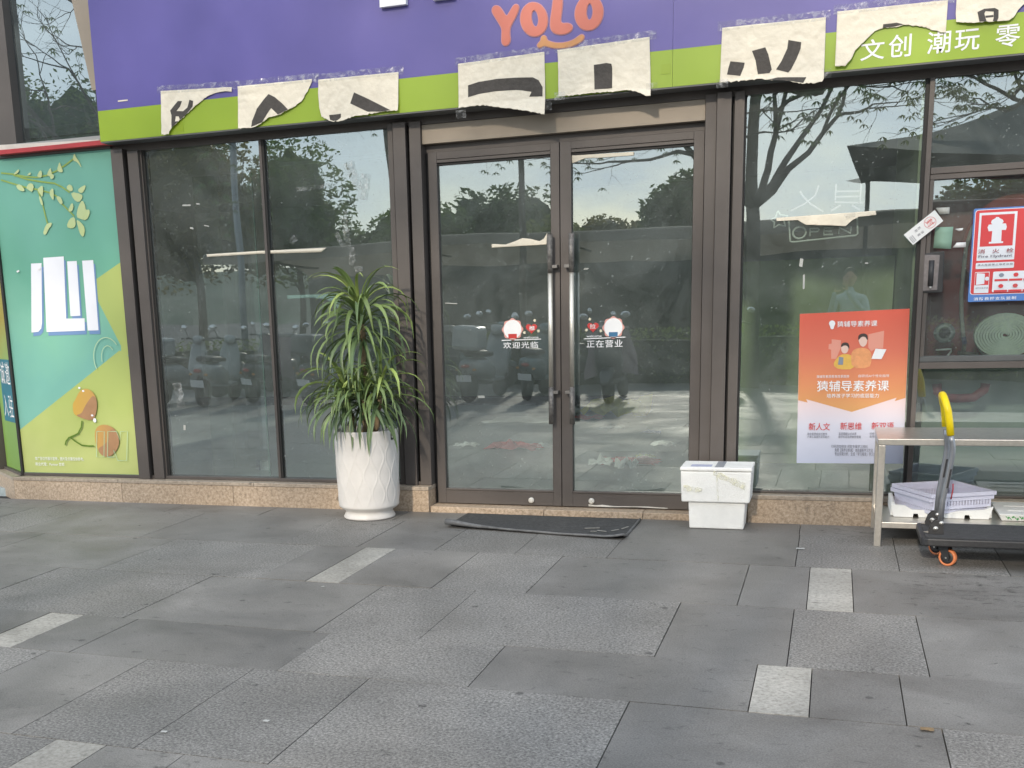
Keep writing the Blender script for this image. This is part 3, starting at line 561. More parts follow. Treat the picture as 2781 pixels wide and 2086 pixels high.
# upper glazing above the poster bay
pane(-9.0, -5.1, .13, 2.86, 6, GLU, name='upper_pane'); fr(-6.36, -6.20, .04, .16, 2.86, 6, raw=True); fr(-9.0, -6.5, .15, .2, 2.80, 2.9, 'transom', raw=True)
MB().prism([(-5.46, 3.2), (-5.2, 3.2), (-5.2, 4.4), (-5.47, 4.4), (-5.66, 4.4)], .06, .12).build('slanted_panel', HEADER, BLD)
# red and white board edge
MB().obox((-5.72, -.02, 2.792), (.62, 0, -.0), (0, .05, 0), (0, 0, .017)).build('red_edge_board', mat('red_board', rgb(190, 60, 66, .8), .6, 0, .12, 9), BLD, bevel=.003)
MB().prism([(-6.6, 2.815), (-5.9, 2.812), (-5.36, 2.815), (-5.36, 2.82), (-5.9, 2.838), (-6.6, 2.862)], -.045, .1).build('white_edge_board', mat('white_board', (.62, .58, .52, 1), .6, 0, .1, 12), BLD)
# angled side of the corner
SD = Vector((-.80, .60, 0)); SN = Vector((-.60, -.80, 0))
def side(name, s0, s1, n0, n1, z0, z1, m, parent=BLD):
    P0 = Vector((-6.492, -.085, 0))
    c = P0 + SD*((s0+s1)/2) - SN*((n0+n1)/2); c.z = (z0+z1)/2
    return MB().obox(c, SD*((s1-s0)/2), SN*((n1-n0)/2), (0, 0, (z1-z0)/2)).build(name, m, parent)
for a, b in ((.002, 1.1), (1.104, 2.4)): side('plinth_slab', a, b, 0, .2, -.02, PT, STP); side('plinth_cap', a, b, -.005, .2, PT+.002, .187, CAPM)
side('poster_backing', .03, .56, .10, .2, .189, 2.86, MATS['backing_sheet']); side('mullion', .60, .76, .03, .2, .189, 6, FRAME); side('sill_rail', .03, 2.4, .07, .2, .187, .21, FRAME)
# side poster
SP = thing('wall_poster', 'narrow green poster with white vertical characters on the angled corner wall at far left', 'poster', (-6.7, .1, .2))
side('poster_sheet', .045, .585, .094, .1, .213, 2.74, gradmat('side_poster_print', [(0, rgb(130, 170, 70, K)), (.45, rgb(150, 190, 110, K)), (.6, rgb(190, 170, 70, K)), (1, rgb(170, 190, 80, K))], 2, .2, 2.7), SP)
side('text_panel', .10, .45, .090, .0938, .63, 1.16, mat('teal_panel', rgb(50, 130, 150, K), .5, 0, .2, 3), SP)
def side_text(s, a, b, z0, z1):
    o = text('lettering', s, 0, 0, 1, 1, 0, WHITE, SP); 
    for v in o.data.vertices:
        p = Vector((-6.492, -.085, 0)) + SD*(b-(b-a)*v.co.x) - SN*.088; v.co = (p.x, p.y, z0+(z1-z0)*v.co.z)
side_text('邀', .11, .25, .95, 1.14); side_text('驻', .11, .25, .67, .86); side_text('诚', .28, .42, .95, 1.14); side_text('入', .28, .42, .67, .86)

# ---- doors
def door(x0, x1, g0, g1, hs):
    d = bpy.data.objects.new('door', None); COL.objects.link(d); d.parent = BLD; d.matrix_parent_inverse = Matrix.Translation(-BLD.location)
    ex = lambda a, b, y0, y1, z0, z1, nm, m=FRAME, bv=.002: MB().box(FX(a, y0), FX(b, y0), y0, y1, z0, z1).build(nm, m, d, bevel=bv)
    ex(x0, g0-.004, .055, .105, .047, 2.536, 'stile'); ex(g1+.004, x1, .055, .105, .047, 2.536, 'stile')
    ex(g0-.004, g1+.004, .056, .105, .047, .142, 'bottom_rail'); ex(g0-.004, g1+.004, .05, .105, .145, .158, 'glazing_bead'); ex(g0-.004, g1+.004, .056, .105, 2.488, 2.536, 'top_rail')
    ex(g0-.004, g1+.004, .061, .105, 2.465, 2.486, 'glazing_bead'); ex(g0-.004, g1+.004, .075, .105, 2.447, 2.464, 'glazing_bead', FRAMED)
    pane(FX(g0-.002, .085), FX(g1+.002, .085), .088, .155, 2.46, GLD, d, 'door_pane')
    hx = hs
    h = MB().tube([(hx, .0, .904), (hx, .0, 1.68)], .0165, 14).build('pull_handle', mat('brushed_steel', (.72, .68, .60, 1), .42, .85, .08, 40), d, smooth=True)
    for a, b in ((.644, .9035), (1.6805, 1.939)): MB().tube([(hx, .0, a), (hx, .0, b)], .0185, 12).build('peeling_film', mat('peeling_film', (.16, .15, .14, 1), .45, .3, .6, 35, .5, 50), d, smooth=True)
    sg = 1 if hx < -1.8 else -1
    for z in (.866, 1.723): MB().box(min(hx, hx+sg*.05), max(hx, hx+sg*.05), -.008, .056, z-.011, z+.011).build('handle_bracket', mat('bracket_metal', (.2, .19, .18, 1), .4, .7), d, bevel=.002)
    return d
DL = door(-2.714, -1.7835, -2.647, -1.848, -1.852); DR = door(-1.7785, -.834, -1.698, -.905, -1.703)
for i, (lx, lz) in enumerate(((-2.018, .085), (-1.578, .091))):
    q = (DL, DR)[i]
    MB().lathe([(.021, 0), (.021, -.012), (.017, -.018), (.008, -.019)], (lx, .055, lz), 20, 'Y').build('floor_lock', mat('worn_white', (.62, .60, .55, 1), .5, 0, .2, 60), q, smooth=True)
MB().prism([(-1.60, .052), (-1.45, .05), (-1.28, .056), (-1.05, .05), (-1.04, .056), (-1.2, .062), (-1.42, .058), (-1.5, .066), (-1.55, .06), (-1.6, .068)], .0525, .0548).build('flaked_paint', mat('old_paint', (.6, .58, .53, 1), .7, 0, .2, 30), DR)

# ---- fire cabinet glazing to the right
CB = thing('hydrant_cabinet', 'glazed fire hydrant cabinet with dark red lining right of the window', 'cabinet', (1.2, .2, .2))
cb = lambda a, b, c, d, e, f, nm, m=FRAME, bv=.002: MB().box(a, b, c, d, e, f).build(nm, m, CB, bevel=bv)
CR = mat('cabinet_red', (.24, .045, .05, 1), .5, 0, .2, 5); CDK = mat('cabinet_dark', (.09, .095, .095, 1), .6, 0, .2, 6)
cb(.505, 1.9, -.004, .1, 2.168, 2.205, 'transom'); cb(.505, 1.9, -.012, .1, 1.0, 1.04, 'transom'); cb(.505, 1.9, .002, .09, 1.042, 1.075, 'door_rail', CDK); cb(.505, 1.9, .002, .09, 2.135, 2.166, 'door_rail'); cb(.505, .53, .002, .09, 1.076, 2.134, 'door_stile')
pane(.505, 1.9, .05, 2.206, 2.72, GL, CB, 'upper_pane'); pane(.53, 1.9, .05, 1.076, 2.134, GL, CB, 'door_pane'); pane(.505, 1.9, .05, .203, .999, GL, CB, 'lower_pane')
cb(.50, 1.95, .42, .44, 1.02, 2.2, 'back_panel', CR); cb(.48, .50, .1, .42, 1.0, 2.2, 'side_panel', CDK); cb(.50, 1.95, .1, .42, 1.0, 1.018, 'floor_panel', CDK); cb(.50, 1.95, .1, .42, 2.18, 2.2, 'top_panel', CR)
MB().prism(DATA['cablatch'][:4], -.006, .03).build('lock_block', BLACKP, CB, bevel=.004)
MB().prism([(.497, 1.695), (.585, 1.69), (.582, 1.48), (.499, 1.478)], -.012, -.0065).build('lock_plate', mat('grey_zinc', (.22, .20, .20, 1), .4, .6, .2, 40), CB, bevel=.003)
MB().tube([(.541, -.014, 1.505), (.541, -.016, 1.66)], .016, 10).build('lock_lever', BLACKP, CB, smooth=True)
MB().ellip((.541, -.03, 1.498), .007, .004, .006).build('lock_screw', STEEL, CB, smooth=True)
# things inside the cabinet
HC = mat('green_canvas', (.62, .70, .60, 1), .8, 0, .12, 30, .3, 120)
hr = thing('fire_hose', 'pale green flat fire hose wound in a roll behind the cabinet glass', 'hose', (.99, .22, 1.06))
sp = []; 
for i in range(10*24): 
    a = 2*math.pi*i/24; r_ = .012+.0145*i/24; sp.append((.992+r_*1.13*math.cos(a)+.02*(1-i/360)*0, 1.196+r_*.86*math.sin(a)))
mb = MB(); vs_, fs_ = [], []
for i, (x, z) in enumerate(sp):
    c = Vector((x-.992, z-1.196)); n_ = c.normalized()*.0062
    vs_ += [(x-n_.x, .10, z-n_.y), (x+n_.x, .10, z+n_.y), (x+n_.x, .165, z+n_.y), (x-n_.x, .165, z-n_.y)]
for i in range(len(sp)-1):
    for k in range(4): fs_.append((4*i+k, 4*i+(k+1)%4, 4*i+4+(k+1)%4, 4*i+4+k))
mb.add(vs_, fs_).build('hose_coil', HC, hr)
MB().tube([(.83, .2, 1.2), (.835, .2, 1.15), (.88, .21, 1.075), (1.0, .21, 1.045), (1.15, .21, 1.05)], .006, 6).build('hose_edge', HC, hr, smooth=True)
cp = thing('hose_coupling', 'round dark metal hose coupling hanging left of the rolled hose', 'coupling', (.653, .2, 1.15))
MB().lathe([(.04, 0), (.062, 0), (.062, .03), (.052, .035), (.05, .055), (.036, .055), (.036, 0)], (.653, .17, 1.212), 28, 'Y').build('coupling_ring', mat('oxid_metal', (.26, .29, .28, 1), .5, .5, .3, 50), cp, smooth=True)
for a in (60, 180, 300): MB().obox((.653+.056*math.cos(R(a)), .165, 1.212+.056*math.sin(R(a))), (.008, 0, 0), (0, .006, 0), (0, 0, .006)).build('coupling_lug', MATS['oxid_metal'], cp)
rl = thing('hose_reel', 'red hose reel drum high behind the cabinet glass with a grey hose', 'hose reel', (1.02, .25, 1.5))
MB().lathe([(.02, 0), (.30, 0), (.305, .01), (.30, .02), (.02, .02)], (1.03, .22, 1.74), 48, 'Y').build('reel_disc', mat('reel_red', (.38, .06, .05, 1), .45, 0, .15, 12), rl, smooth=True)
pa = [(.83, .2, 1.93), (.775, .19, 1.85), (.745, .18, 1.74), (.74, .18, 1.6), (.735, .18, 1.45), (.745, .18, 1.32), (.765, .18, 1.18)]
MB().tube(pa, .012, 10).build('reel_hose', mat('grey_hose', (.40, .40, .36, 1), .6, 0, .2, 20), rl, smooth=True)
MB().tube([(.765, .18, 1.185), (.775, .18, 1.14)], .014, 10).build('hose_clamp', mat('clamp_blue', (.02, .03, .12, 1), .5), rl, smooth=True)
MB().tube([(.74, .2, 1.085), (.86, .21, 1.07)], .013, 10).tube([(.775, .2, 1.14), (.772, .2, 1.085)], .012, 8).build('hose_valve', mat('brass_old', (.16, .15, .13, 1), .5, .5, .3, 40), rl, smooth=True)
tag(MB().tube([(.61, .19, 1.105), (.70, .19, 1.11), (.70, .2, 1.095), (.68, .22, 1.06), (.66, .2, 1.045)], .006, 6).build('white_strap', WHITE, None, smooth=True), 'short white strap lying below the round coupling in the cabinet', 'strap')
for k, lab in (('note', 'pale green note sheet stuck on the cabinet glass below the seal strip'), ('note2', 'small grey printed label on the cabinet glass above the seal strip')):
    o = sheet('paper_note', DATA[k], .02, mat(k+'_paper', rgb(150, 185, 165, .8) if k == 'note' else (.45, .45, .42, 1), .7, 0, .05, 20), None, step=.05); tag(o, lab, 'note')
tag(sheet('paper_scrap', DATA['scrap1'], .03, WHITE, None), 'thin white paper scrap right of the pale green note', 'paper scrap'); tag(sheet('paper_scrap', DATA['scrap2'], .03, WHITE, None), 'folded white paper scrap beside the grey hose under the green note', 'paper scrap')
tag(MB().tube([(.64, .32, .88), (.645, .32, .83), (.69, .32, .79), (.77, .32, .785), (.86, .32, .79), (.92, .32, .84), (.925, .32, .88)], .03, 10).build('red_pipe', mat('pipe_red', (.22, .03, .035, 1), .5, 0, .3, 20), None, smooth=True), 'dull red curved pipe below the hydrant cabinet behind glass', 'pipe')
tag(MB().box(.58, 1.9, .6, .62, .2, .98).build('service_board', mat('green_board', (.30, .36, .31, 1), .7, 0, .1, 4), None), 'pale green board closing the bay under the hydrant cabinet', 'board')

# ============================================================ INTERIOR
FLI = stone('interior_tile', (.50, .58, .59, 1), (.56, .64, .65, 1), 30, .12, .35, .5, .05)
WI = mat('interior_wall', (.42, .47, .40, 1), .8, 0, .15, 1.5); WO = mat('olive_wall', (.50, .58, .38, 1), .8, 0, .08, 2)
struct(MB().box(-9.2, 2.2, .12, 7.7, -.1, .05).build('interior_floor', FLI))
struct(MB().box(-9.2, 2.2, 7.7, 7.8, .05, 3.0).build('interior_back_wall', WI)); struct(MB().box(2.2, 2.3, .45, 7.8, .05, 3).build('interior_side_wall', WO)); struct(MB().box(-9.3, -9.2, .5, 7.8, .05, 3).build('interior_left_wall', WI))
struct(MB().box(-9.3, 2.3, .2, 7.8, 2.92, 3.0).build('interior_ceiling', mat('interior_ceiling', (.5, .5, .48, 1), .8)))
struct(MB().box(.44, .47, .12, 3.2, .05, 2.9).build('partition_wall', WO)); struct(MB().box(-6.3, -5.25, .16, .2, .05, 2.9).build('poster_back_wall', WI))
struct(MB().box(-9.2, -1.4, 7.55, 7.68, .052, .17).build('skirting', mat('dark_skirting', (.03, .03, .035, 1), .6)))
struct(MB().box(-11, -5.0, 3.4, 3.5, 3.0, 6.2).box(-11, 9, .55, 3.5, 6.0, 6.2).box(-5.1, -5.0, .5, 3.4, 3.0, 6.0).box(-11.1, -11, .3, 3.5, 2.9, 6.2).build('upper_room_walls', mat('upper_room', (.22, .24, .24, 1), .8)))
# glass partition and display rack inside the left window
gp = thing('glass_partition', 'greenish glass panel standing inside the left window', 'partition', (-4.6, .8, .05))
pane(-5.1, -4.55, .85, .06, 2.6, GL, gp, 'partition_pane'); MB().box(-4.55, -4.54, .845, .86, .06, 2.6).build('edge_strip', mat('glass_edge', (.12, .25, .2, 1), .3), gp)
sf = thing('display_frame', 'pale open display frame inside the window behind the potted plant', 'display rack', (-3.75, 1.0, .05))
PG = mat('pale_frame', (.35, .45, .42, 1), .4)
for a in ((-3.98, -3.965, 1, 1.015, .05, 1.0), (-3.76, -3.745, 1, 1.015, .05, 1.0), (-3.965, -3.76, 1, 1.015, .985, 1.0), (-3.965, -3.76, 1, 1.015, .55, .565)): MB().box(*a).build('frame_bar', PG, sf)
tag(MB().box(-.95, .43, 2.3, 2.36, .052, 1.75).build('green_board', mat('olive_board', (.42, .50, .30, 1), .7, 0, .1, 3), None), 'olive green board standing inside behind the right window', 'board')
# rubbish on the floor
def crumple(c, r, h, m, seed, n=9):
    rnd = random.Random(seed); mb = MB(); vs = []; 
    for j in range(n+1):
        for i in range(n+1):
            u, v = i/n*2-1, j/n*2-1; k = 1+.25*noise.noise((u*2+seed, v*2, 0))
            vs.append((c[0]+u*r*k, c[1]+v*r*k*.7, c[2]+.004+max(0, h*(noise.noise((u*2.2+seed*3.1, v*2.2, seed))*.9+.35)*(1-.35*(u*u+v*v)))))
    mb.add(vs, [(j*(n+1)+i, j*(n+1)+i+1, (j+1)*(n+1)+i+1, (j+1)*(n+1)+i) for j in range(n) for i in range(n)]); return mb
DM = {'y': mat('yellow_scrap', (.72, .66, .05, 1), .6), 'r': mat('red_scrap', (.60, .10, .10, 1), .6), 'w': mat('white_scrap', (.85, .88, .86, 1), .6), 'g': mat('lime_scrap', (.40, .55, .12, 1), .6), 'b': mat('blue_scrap', (.06, .12, .30, 1), .6), 'd': mat('dark_scrap', (.06, .06, .07, 1), .7)}
DEB = [((-2.48, 6.19), .30, .30, 'y', 'big folded yellow sheet on the shop floor behind the right door'), ((-1.64, 1.85), .075, .10, 'w', 'white torn cup on the shop floor near the right door'), ((-1.66, 2.2), .20, .06, 'r', 'red wrapping on the shop floor behind the white cup'),
 ((-1.58, 2.5), .07, .05, 'g', 'lime green scrap beside the red wrapping'), ((-1.9, 2.05), .08, .07, 'w', 'crumpled pale bag left of the red wrapping'), ((-2.95, 3.05), .22, .08, 'r', 'red bag lying on the floor behind the left door'), ((-2.68, 3.1), .08, .06, 'w', 'white scrap touching the red bag'),
 ((-3.45, 5.6), .38, .04, 'w', 'long white sheet on the floor at the left door'), ((-2.8, 5.8), .17, .05, 'r', 'dull red scrap left of the yellow sheet'), ((-1.53, 3.4), .1, .05, 'w', 'small white scrap on the bare floor by the right jamb'), ((-1.8, 4.4), .08, .04, 'b', 'blue scrap near the yellow sheet'),
 ((-2.3, 4.75), .1, .04, 'w', 'pale scrap in front of the yellow sheet'), ((-2.85, 6.6), .2, .08, 'w', 'white wrapper behind the dull red scrap'), ((-3.5, 3.2), .1, .04, 'w', 'white curl of paper left of the red bag'), ((-1.35, 5.0), .13, .05, 'd', 'dark scrap right of the yellow sheet')]
for i, (p, r_, h_, m_, lab) in enumerate(DEB): tag(crumple((p[0], p[1], .05), r_*1.25, h_*1.5, DM[m_], i+3).build('floor_scrap', DM[m_], None), lab, 'scrap', 'rubbish on the shop floor')
o = thing('small_carton', 'little white and blue carton on the floor inside the left window', 'carton', (-4.93, 1.4, .05)); MB().box(-4.92, -4.83, 1.38, 1.42, .051, .14).build('carton_body', WHITE, o); MB().box(-4.965, -4.921, 1.38, 1.42, .051, .14).build('carton_side', DM['b'], o)
# neon sign hanging inside the right window
ne = thing('neon_sign', 'unlit neon tube sign reading OPEN inside the right window', 'neon sign', (-.1, .12, 1.9))
NT = mat('neon_tube', (.82, .88, .80, 1), .3); NP = mat('neon_tube_pink', (.78, .68, .74, 1), .3)
def neon(pts, m=NT, close=False, nm='neon_tube'):
    q = [(x, .12, z) for x, z in pts]; q = q+[q[0]] if close else q
    MB().tube(q, .006, 6).build(nm, m, ne, smooth=True)
neon(DATA['n_star'], close=True); neon(DATA['n_box'])
for k in ('n_x1', 'n_x2', 'n_j2', 'n_j3', 'n_j4', 'n_j5'): neon(DATA[k], NP)
neon(DATA['n_j'], NP)
(ox, oz), (px, pz) = DATA['n_open']; wL = (px-ox)/4.0; oz += .004; pz -= .01
neon(ell(ox+.042, (oz+pz)/2, .04, .036, 18), close=True)
a = ox+wL*1.18; hq = (pz-oz); neon([(a, oz-.004), (a, pz), (a+.045, pz), (a+.055, pz-.22*hq), (a+.045, pz-.45*hq), (a, pz-.45*hq)])
a = ox+wL*2.1; neon([(a+.055, oz), (a, oz), (a, pz), (a+.055, pz)]); neon([(a, (oz+pz)/2), (a+.048, (oz+pz)/2)])
a = ox+wL*3.1; neon([(a, oz), (a, pz), (a+.07, oz), (a+.07, pz)])
# ceiling lamp tubes hang dark inside
for i, (x, y) in enumerate(((-4.5, 2.5), (-2.2, 2.6))): tag(MB().box(x-.6, x+.6, y-.02, y+.02, 2.84, 2.87).build('tube_lamp', WHITE, None), ('unlit tube lamp on the ceiling behind the left window', 'unlit tube lamp on the ceiling behind the doors')[i], 'lamp')

# ============================================================ SIGN BOARD
SG = thing('shop_sign', 'long purple shop sign with a lime green lower band over the shopfront', 'sign', (-1.5, -.1, 2.78))
X0S, X1S = -5.266, 6.0
for a, b in ((X0S, -1.02), (-1.0185, X1S)):
    MB().box(a, b, -.17, -.12, 3.0005, 4.4).build('purple_panel', PURPLE, SG); MB().box(a, b, -.17, -.12, 2.782, 3.0).build('green_band', GREEN, SG)
MB().box(X0S+.004, X1S, -.168, .0, 2.772, 2.781).build('sign_soffit', SOFFIT, SG); MB().box(X0S+.002, X1S, -.1195, .12, 2.7815, 4.39).build('sign_box', SOFFIT, SG)
ORG = mat('orange_letter', rgb(232, 128, 108, K), .45, 0, .04, 10); ORD = mat('orange_smile', rgb(228, 160, 100, K), .45, 0, .1, 10)
PKL = mat('pink_outline', rgb(222, 160, 170, K), .5)
def grow(pts, d):
    n = len(pts); s = 1 if sum(pts[i][0]*pts[(i+1)%n][1]-pts[(i+1)%n][0]*pts[i][1] for i in range(n)) > 0 else -1; o = []
    for i in range(n):
        a, b, c = (Vector(pts[k]) for k in (i-1, i, (i+1)%n)); t = ((b-a).normalized()+(c-b).normalized()); t = t.normalized() if t.length > 1e-6 else (b-a).normalized()
        o.append((b.x+s*t.y*d, b.y-s*t.x*d))
    return o
def smooth_loop(p, it=2):
    for _ in range(it): p = [q for i in range(len(p)) for q in ((.75*p[i][0]+.25*p[(i+1)%len(p)][0], .75*p[i][1]+.25*p[(i+1)%len(p)][1]), (.25*p[i][0]+.75*p[(i+1)%len(p)][0], .25*p[i][1]+.75*p[(i+1)%len(p)][1]))]
    return p
for k, m in (('yoloY', ORG), ('yoloL', ORG), ('yolosmile', ORD)):
    p = smooth_loop(DATA[k]); o = MB().prism(p, -.178, -.1745).build('letter' if k != 'yolosmile' else 'smile_mark', m, SG); MB().prism(grow(p, .005), -.174, -.1702).build('letter_outline', PKL, o)
for k in ('yoloO1', 'yoloO2'):
    o = MB().ring(DATA[k], DATA[k+'h'], -.178, -.1745).build('letter', ORG, SG); MB().ring(grow(DATA[k], .005), grow(DATA[k+'h'], -.004), -.174, -.1702).build('letter_outline', PKL, o)
for k in ('wl1', 'wl2'):
    p = DATA[k]; p = [(p[0][0], 4.1), (p[1][0], 4.1), p[2], p[3]]; MB().prism(p, -.21, -.1705).build('white_letter', WHITE, SG)
for k, c in (('wen', '文'), ('chuang', '创'), ('chao', '潮'), ('wan', '玩'), ('ling', '零')):
    (a, b), (c_, d) = DATA['t_'+k]; text('lettering', c, a, b, c_, d, -.1725, WHITE, SG, .008)
a = 2*DATA['t_ling'][0][0]-DATA['t_wan'][0][0]+.02; text('lettering', '食', a, DATA['t_ling'][0][1], a+.24, DATA['t_ling'][1][1], -.1725, WHITE, SG, .008)

# torn calligraphy papers taped to the sign
PN = ['small torn paper with one short brush mark, leftmost on the green band', 'torn paper with an arrowhead shaped ink stroke, second from the left on the sign', 'wide paper with a slanting ink stroke, third from the left on the sign', 'paper with a long arched ink stroke whose corner hangs below the sign edge', 'paper with one short upright ink block below the orange lettering', 'tall paper with three bold ink strokes above the right door pilaster', 'curved torn paper half covering the white characters on the green band', 'torn paper with a boxy ink character at the top right corner of the sign']
PK = [('p1', ['i1']), ('p2', ['i2']), ('p3', ['i3', 'i3b']), ('p4', ['i4']), ('p5', ['i5']), ('p6', ['i6a', 'i6b', 'i6c', 'i6d']), ('p7', ['i7']), ('p8', ['i8a', 'i8b'])]
def ragged(pts, seed):
    rg = random.Random(seed); n = len(pts); zt = max(z for x, z in pts); o = []
    for i in range(n):
        a, b = Vector(pts[i]), Vector(pts[(i+1) % n]); o.append(tuple(a)); d = b-a
        if d.length < .02 or abs(d.x) < .025 or min(a.y, b.y) > zt-.10: continue
        k = int(d.length/.011); nn_ = Vector((-d.y, d.x)).normalized()
        for j in range(1, k): q = a+d*(j/k)+nn_*rg.gauss(0, .0022); o.append((q.x, q.y))
    return o
for i, (pk, inks) in enumerate(PK):
    pts = ragged(DATA[pk], i); xs = [p[0] for p in pts]; zs = [p[1] for p in pts]; zt = max(zs); zb = min(zs)
    t = thing('torn_paper', PN[i], 'paper', ((min(xs)+max(xs))/2, -.18, zb), 'torn calligraphy papers on the shop sign')
    def disp(x, z, i=i, zt=zt, zb=zb):
        k = (zt-z)/(zt-zb+1e-6)
        d = -.004 - .016*k*k*(1+noise.noise((x*5, z*4, i*7.)))- .007*abs(noise.noise((x*8+i, z*8, 3.)))-.004*abs(noise.noise((x*19+i, z*19, 5.)))
        if z < 2.79: d -= .25*(2.79-z)
        return d
    sheet('paper_sheet', pts, -.172, PAPER, t, disp, .008)
    for ik in inks: sheet('ink_stroke', DATA[ik], -.1735, INK, t, disp, .02, 0)
    # tape along the top edge (two runs) and a bit at a lower corner
    a, b = min(xs)-.02, max(xs)+random.uniform(.02, .09)
    za = max(z for x, z in pts if x < min(xs)+.05); zb2 = max(z for x, z in pts if x > max(xs)-.06)
    zl = lambda x: za+(zb2-za)*(x-a)/(b-a)
    n = int((b-a)/.02)+2; vs_ = []; rn = random.Random(i)
    for q in range(n):
        x = a+(b-a)*q/(n-1); vs_ += [(x, -.178-.006*rn.random(), zl(x)-.018), (x, -.176-.005*rn.random(), zl(x)+.012), (x, -.1735-.004*rn.random()**3, zl(x)+.035+.006*rn.random())]
    MB().add(vs_, [(3*q+r_, 3*q+r_+1, 3*q+4+r_, 3*q+3+r_) for q in range(n-1) for r_ in (0, 1)]).build('clear_tape', TAPE, t)
    for cx in (min(xs)-.02, max(xs)-.03):
        zc = zb+.03 if i not in (0, 6) else zt-.03
        if i in (3, 4, 5):
            vs_ = [(cx+.07*u, -.181-.012*rn.random()-.004*v, zc+.05*v) for v in (0, .5, 1) for u in (0, .33, .66, 1)]
            MB().add(vs_, [(r_*4+c, r_*4+c+1, r_*4+c+5, r_*4+c+4) for r_ in (0, 1) for c in (0, 1, 2)]).build('tape_corner', TAPEB, t)
for i, (x, z, lab) in enumerate(((-5.08, 3.05, 'thin strip of leftover paper tape at the left end of the purple sign'),)):
    tag(MB().box(x, x+.085, -.1735, -.1705, z, z+.009).build('paper_strip', PAPER, None), lab, 'paper scrap')
GT = mat('green_tape_mark', rgb(152, 178, 30, .8), .3)
for i, (a, b, c, d, lab) in enumerate(((-4.61, -4.54, 2.80, 2.865, 'left'), (-2.94, -2.84, 2.83, 2.875, 'middle'), (-1.09, -1.03, 2.86, 2.92, 'right'))):
    tag(MB().box(a, b, -.1722, -.1703, c, d).build('tape_patch', GT, None), 'darker square of old tape on the green band, %s one' % lab, 'tape patch')

# ============================================================ LEFT POSTER
PO = thing('advert_poster', 'tall teal and lime advertising poster with white block strokes left of the window', 'poster', (-5.9, 0, .21))
PX0, PX1, PZ0, PZ1 = -6.455, -5.303, .212, 2.752
MB().add([(PX0,.016,PZ0),(PX1,.016,PZ0),(PX1,.016,PZ1),(PX0,.016,PZ1),(PX0,.0195,PZ0),(PX1,.0195,PZ0),(PX1,.0195,PZ1),(PX0,.0195,PZ1)], [(0,1,2,3),(5,4,7,6),(0,3,7,4),(1,5,6,2),(3,2,6,7)]).build('poster_sheet',
    gradmat('poster_teal', [(0, rgb(138, 205, 188, K)), (.35, rgb(132, 200, 185, K)), (.55, rgb(140, 208, 182, K)), (.8, rgb(118, 192, 165, K)), (1, rgb(122, 192, 172, K))], 2, .8, 2.8, .5, .12), PO)
YL = gradmat('poster_lime', [(0, rgb(190, 208, 110, K)), (.5, rgb(212, 222, 140, K)), (1, rgb(196, 212, 120, K))], 2, .2, 1.2, .5, .2)
LFM = gradmat('printed_leaf', [(0, rgb(205, 222, 110, K)), (1, rgb(215, 232, 170, K))], 2, 1.9, 2.7, .5, .3)
STM = mat('printed_stem', rgb(160, 190, 90, K), .5, 0, .1, 20); FR1 = gradmat('printed_fruit', [(0, rgb(232, 190, 80, K)), (.5, rgb(226, 180, 95, K)), (1, rgb(198, 150, 100, K))], 0, -5.9, -5.45, .45, .05); FR2 = mat('printed_fruit_shade', rgb(190, 145, 105, K), .45, 0, .12, 12)
SHB = mat('printed_blue_shade', rgb(128, 165, 215, K), .5); VIO = mat('printed_white', (.78, .79, .84, 1), .5, 0, .03, 4); GLN = mat('printed_line', rgb(205, 235, 190, K), .5)
layer = [.0150]
def pr(pts, m, nm, parent=PO):
    layer[0] -= .00035; return MB().prism(pts, layer[0], layer[0]+.0003).build(nm, m, parent)
cut = lambda p: [(max(PX0+.002, min(PX1-.002, x)), z) for x, z in p]
pr([(PX0+.002, .214), (PX1-.002, .214), (PX1-.002, 1.17), (-5.39, 1.22), (-5.75, 1.0), (PX0+.002, .575)], YL, 'lime_field')
pr(cut(DATA['po_dia']), YL, 'lime_field')
for k in ('1', '2', '3', '4'):
    p = DATA['po_s'+k]; pr([(x+.014, z-.03) for x, z in p], SHB, 'stroke_shade')
for k in ('1', '2', '3', '4'): pr(DATA['po_s'+k], VIO, 'block_stroke')
for k in ('1', '2', '3', '4'):
    layer[0] -= .0004; ribbon(DATA['po_st'+k], .012, layer[0]).build('printed_sprig', STM, PO)
for i in range(21): pr(smooth_loop(DATA['po_lv%d'%i], 1), LFM, 'printed_leaf')
for k in ('f1', 'f2'): pr(smooth_loop(DATA['po_'+k]), FR1, 'printed_fruit'); pr(smooth_loop(DATA['po_'+k+'d']), FR2, 'fruit_shade')
for x, z, a, b in ((-5.80, .925, .012, .008), (-5.765, .90, .012, .008), (-5.68, .66, .016, .018), (-5.70, .70, .012, .008)): pr(ell(x, z, a, b, 12), VIO, 'fruit_glint')
GS = mat('printed_green_stalk', rgb(105, 140, 35, K), .5, 0, .2, 20)
for k in ('1', '2'): layer[0] -= .0004; ribbon(DATA['po_stem'+k], .013, layer[0]).build('fruit_stalk', GS, PO)
for k in ('I', 'N'):
    p = DATA['po_'+k]; layer[0] -= .0004; ribbon(p+[p[0]], .006, layer[0]).build('outline_letter', GLN, PO)
layer[0] -= .0004
ribbon([(-5.50+.13*math.cos(R(a)), 1.16+.165*math.sin(R(a))) for a in range(40, 215, 10)], .007, layer[0]).build('outline_letter', GLN, PO); ribbon([(-5.49+.065*math.cos(R(a)), 1.16+.10*math.sin(R(a))) for a in range(40, 200, 12)], .006, layer[0]).build('outline_letter', GLN, PO)
layer[0] -= .0004
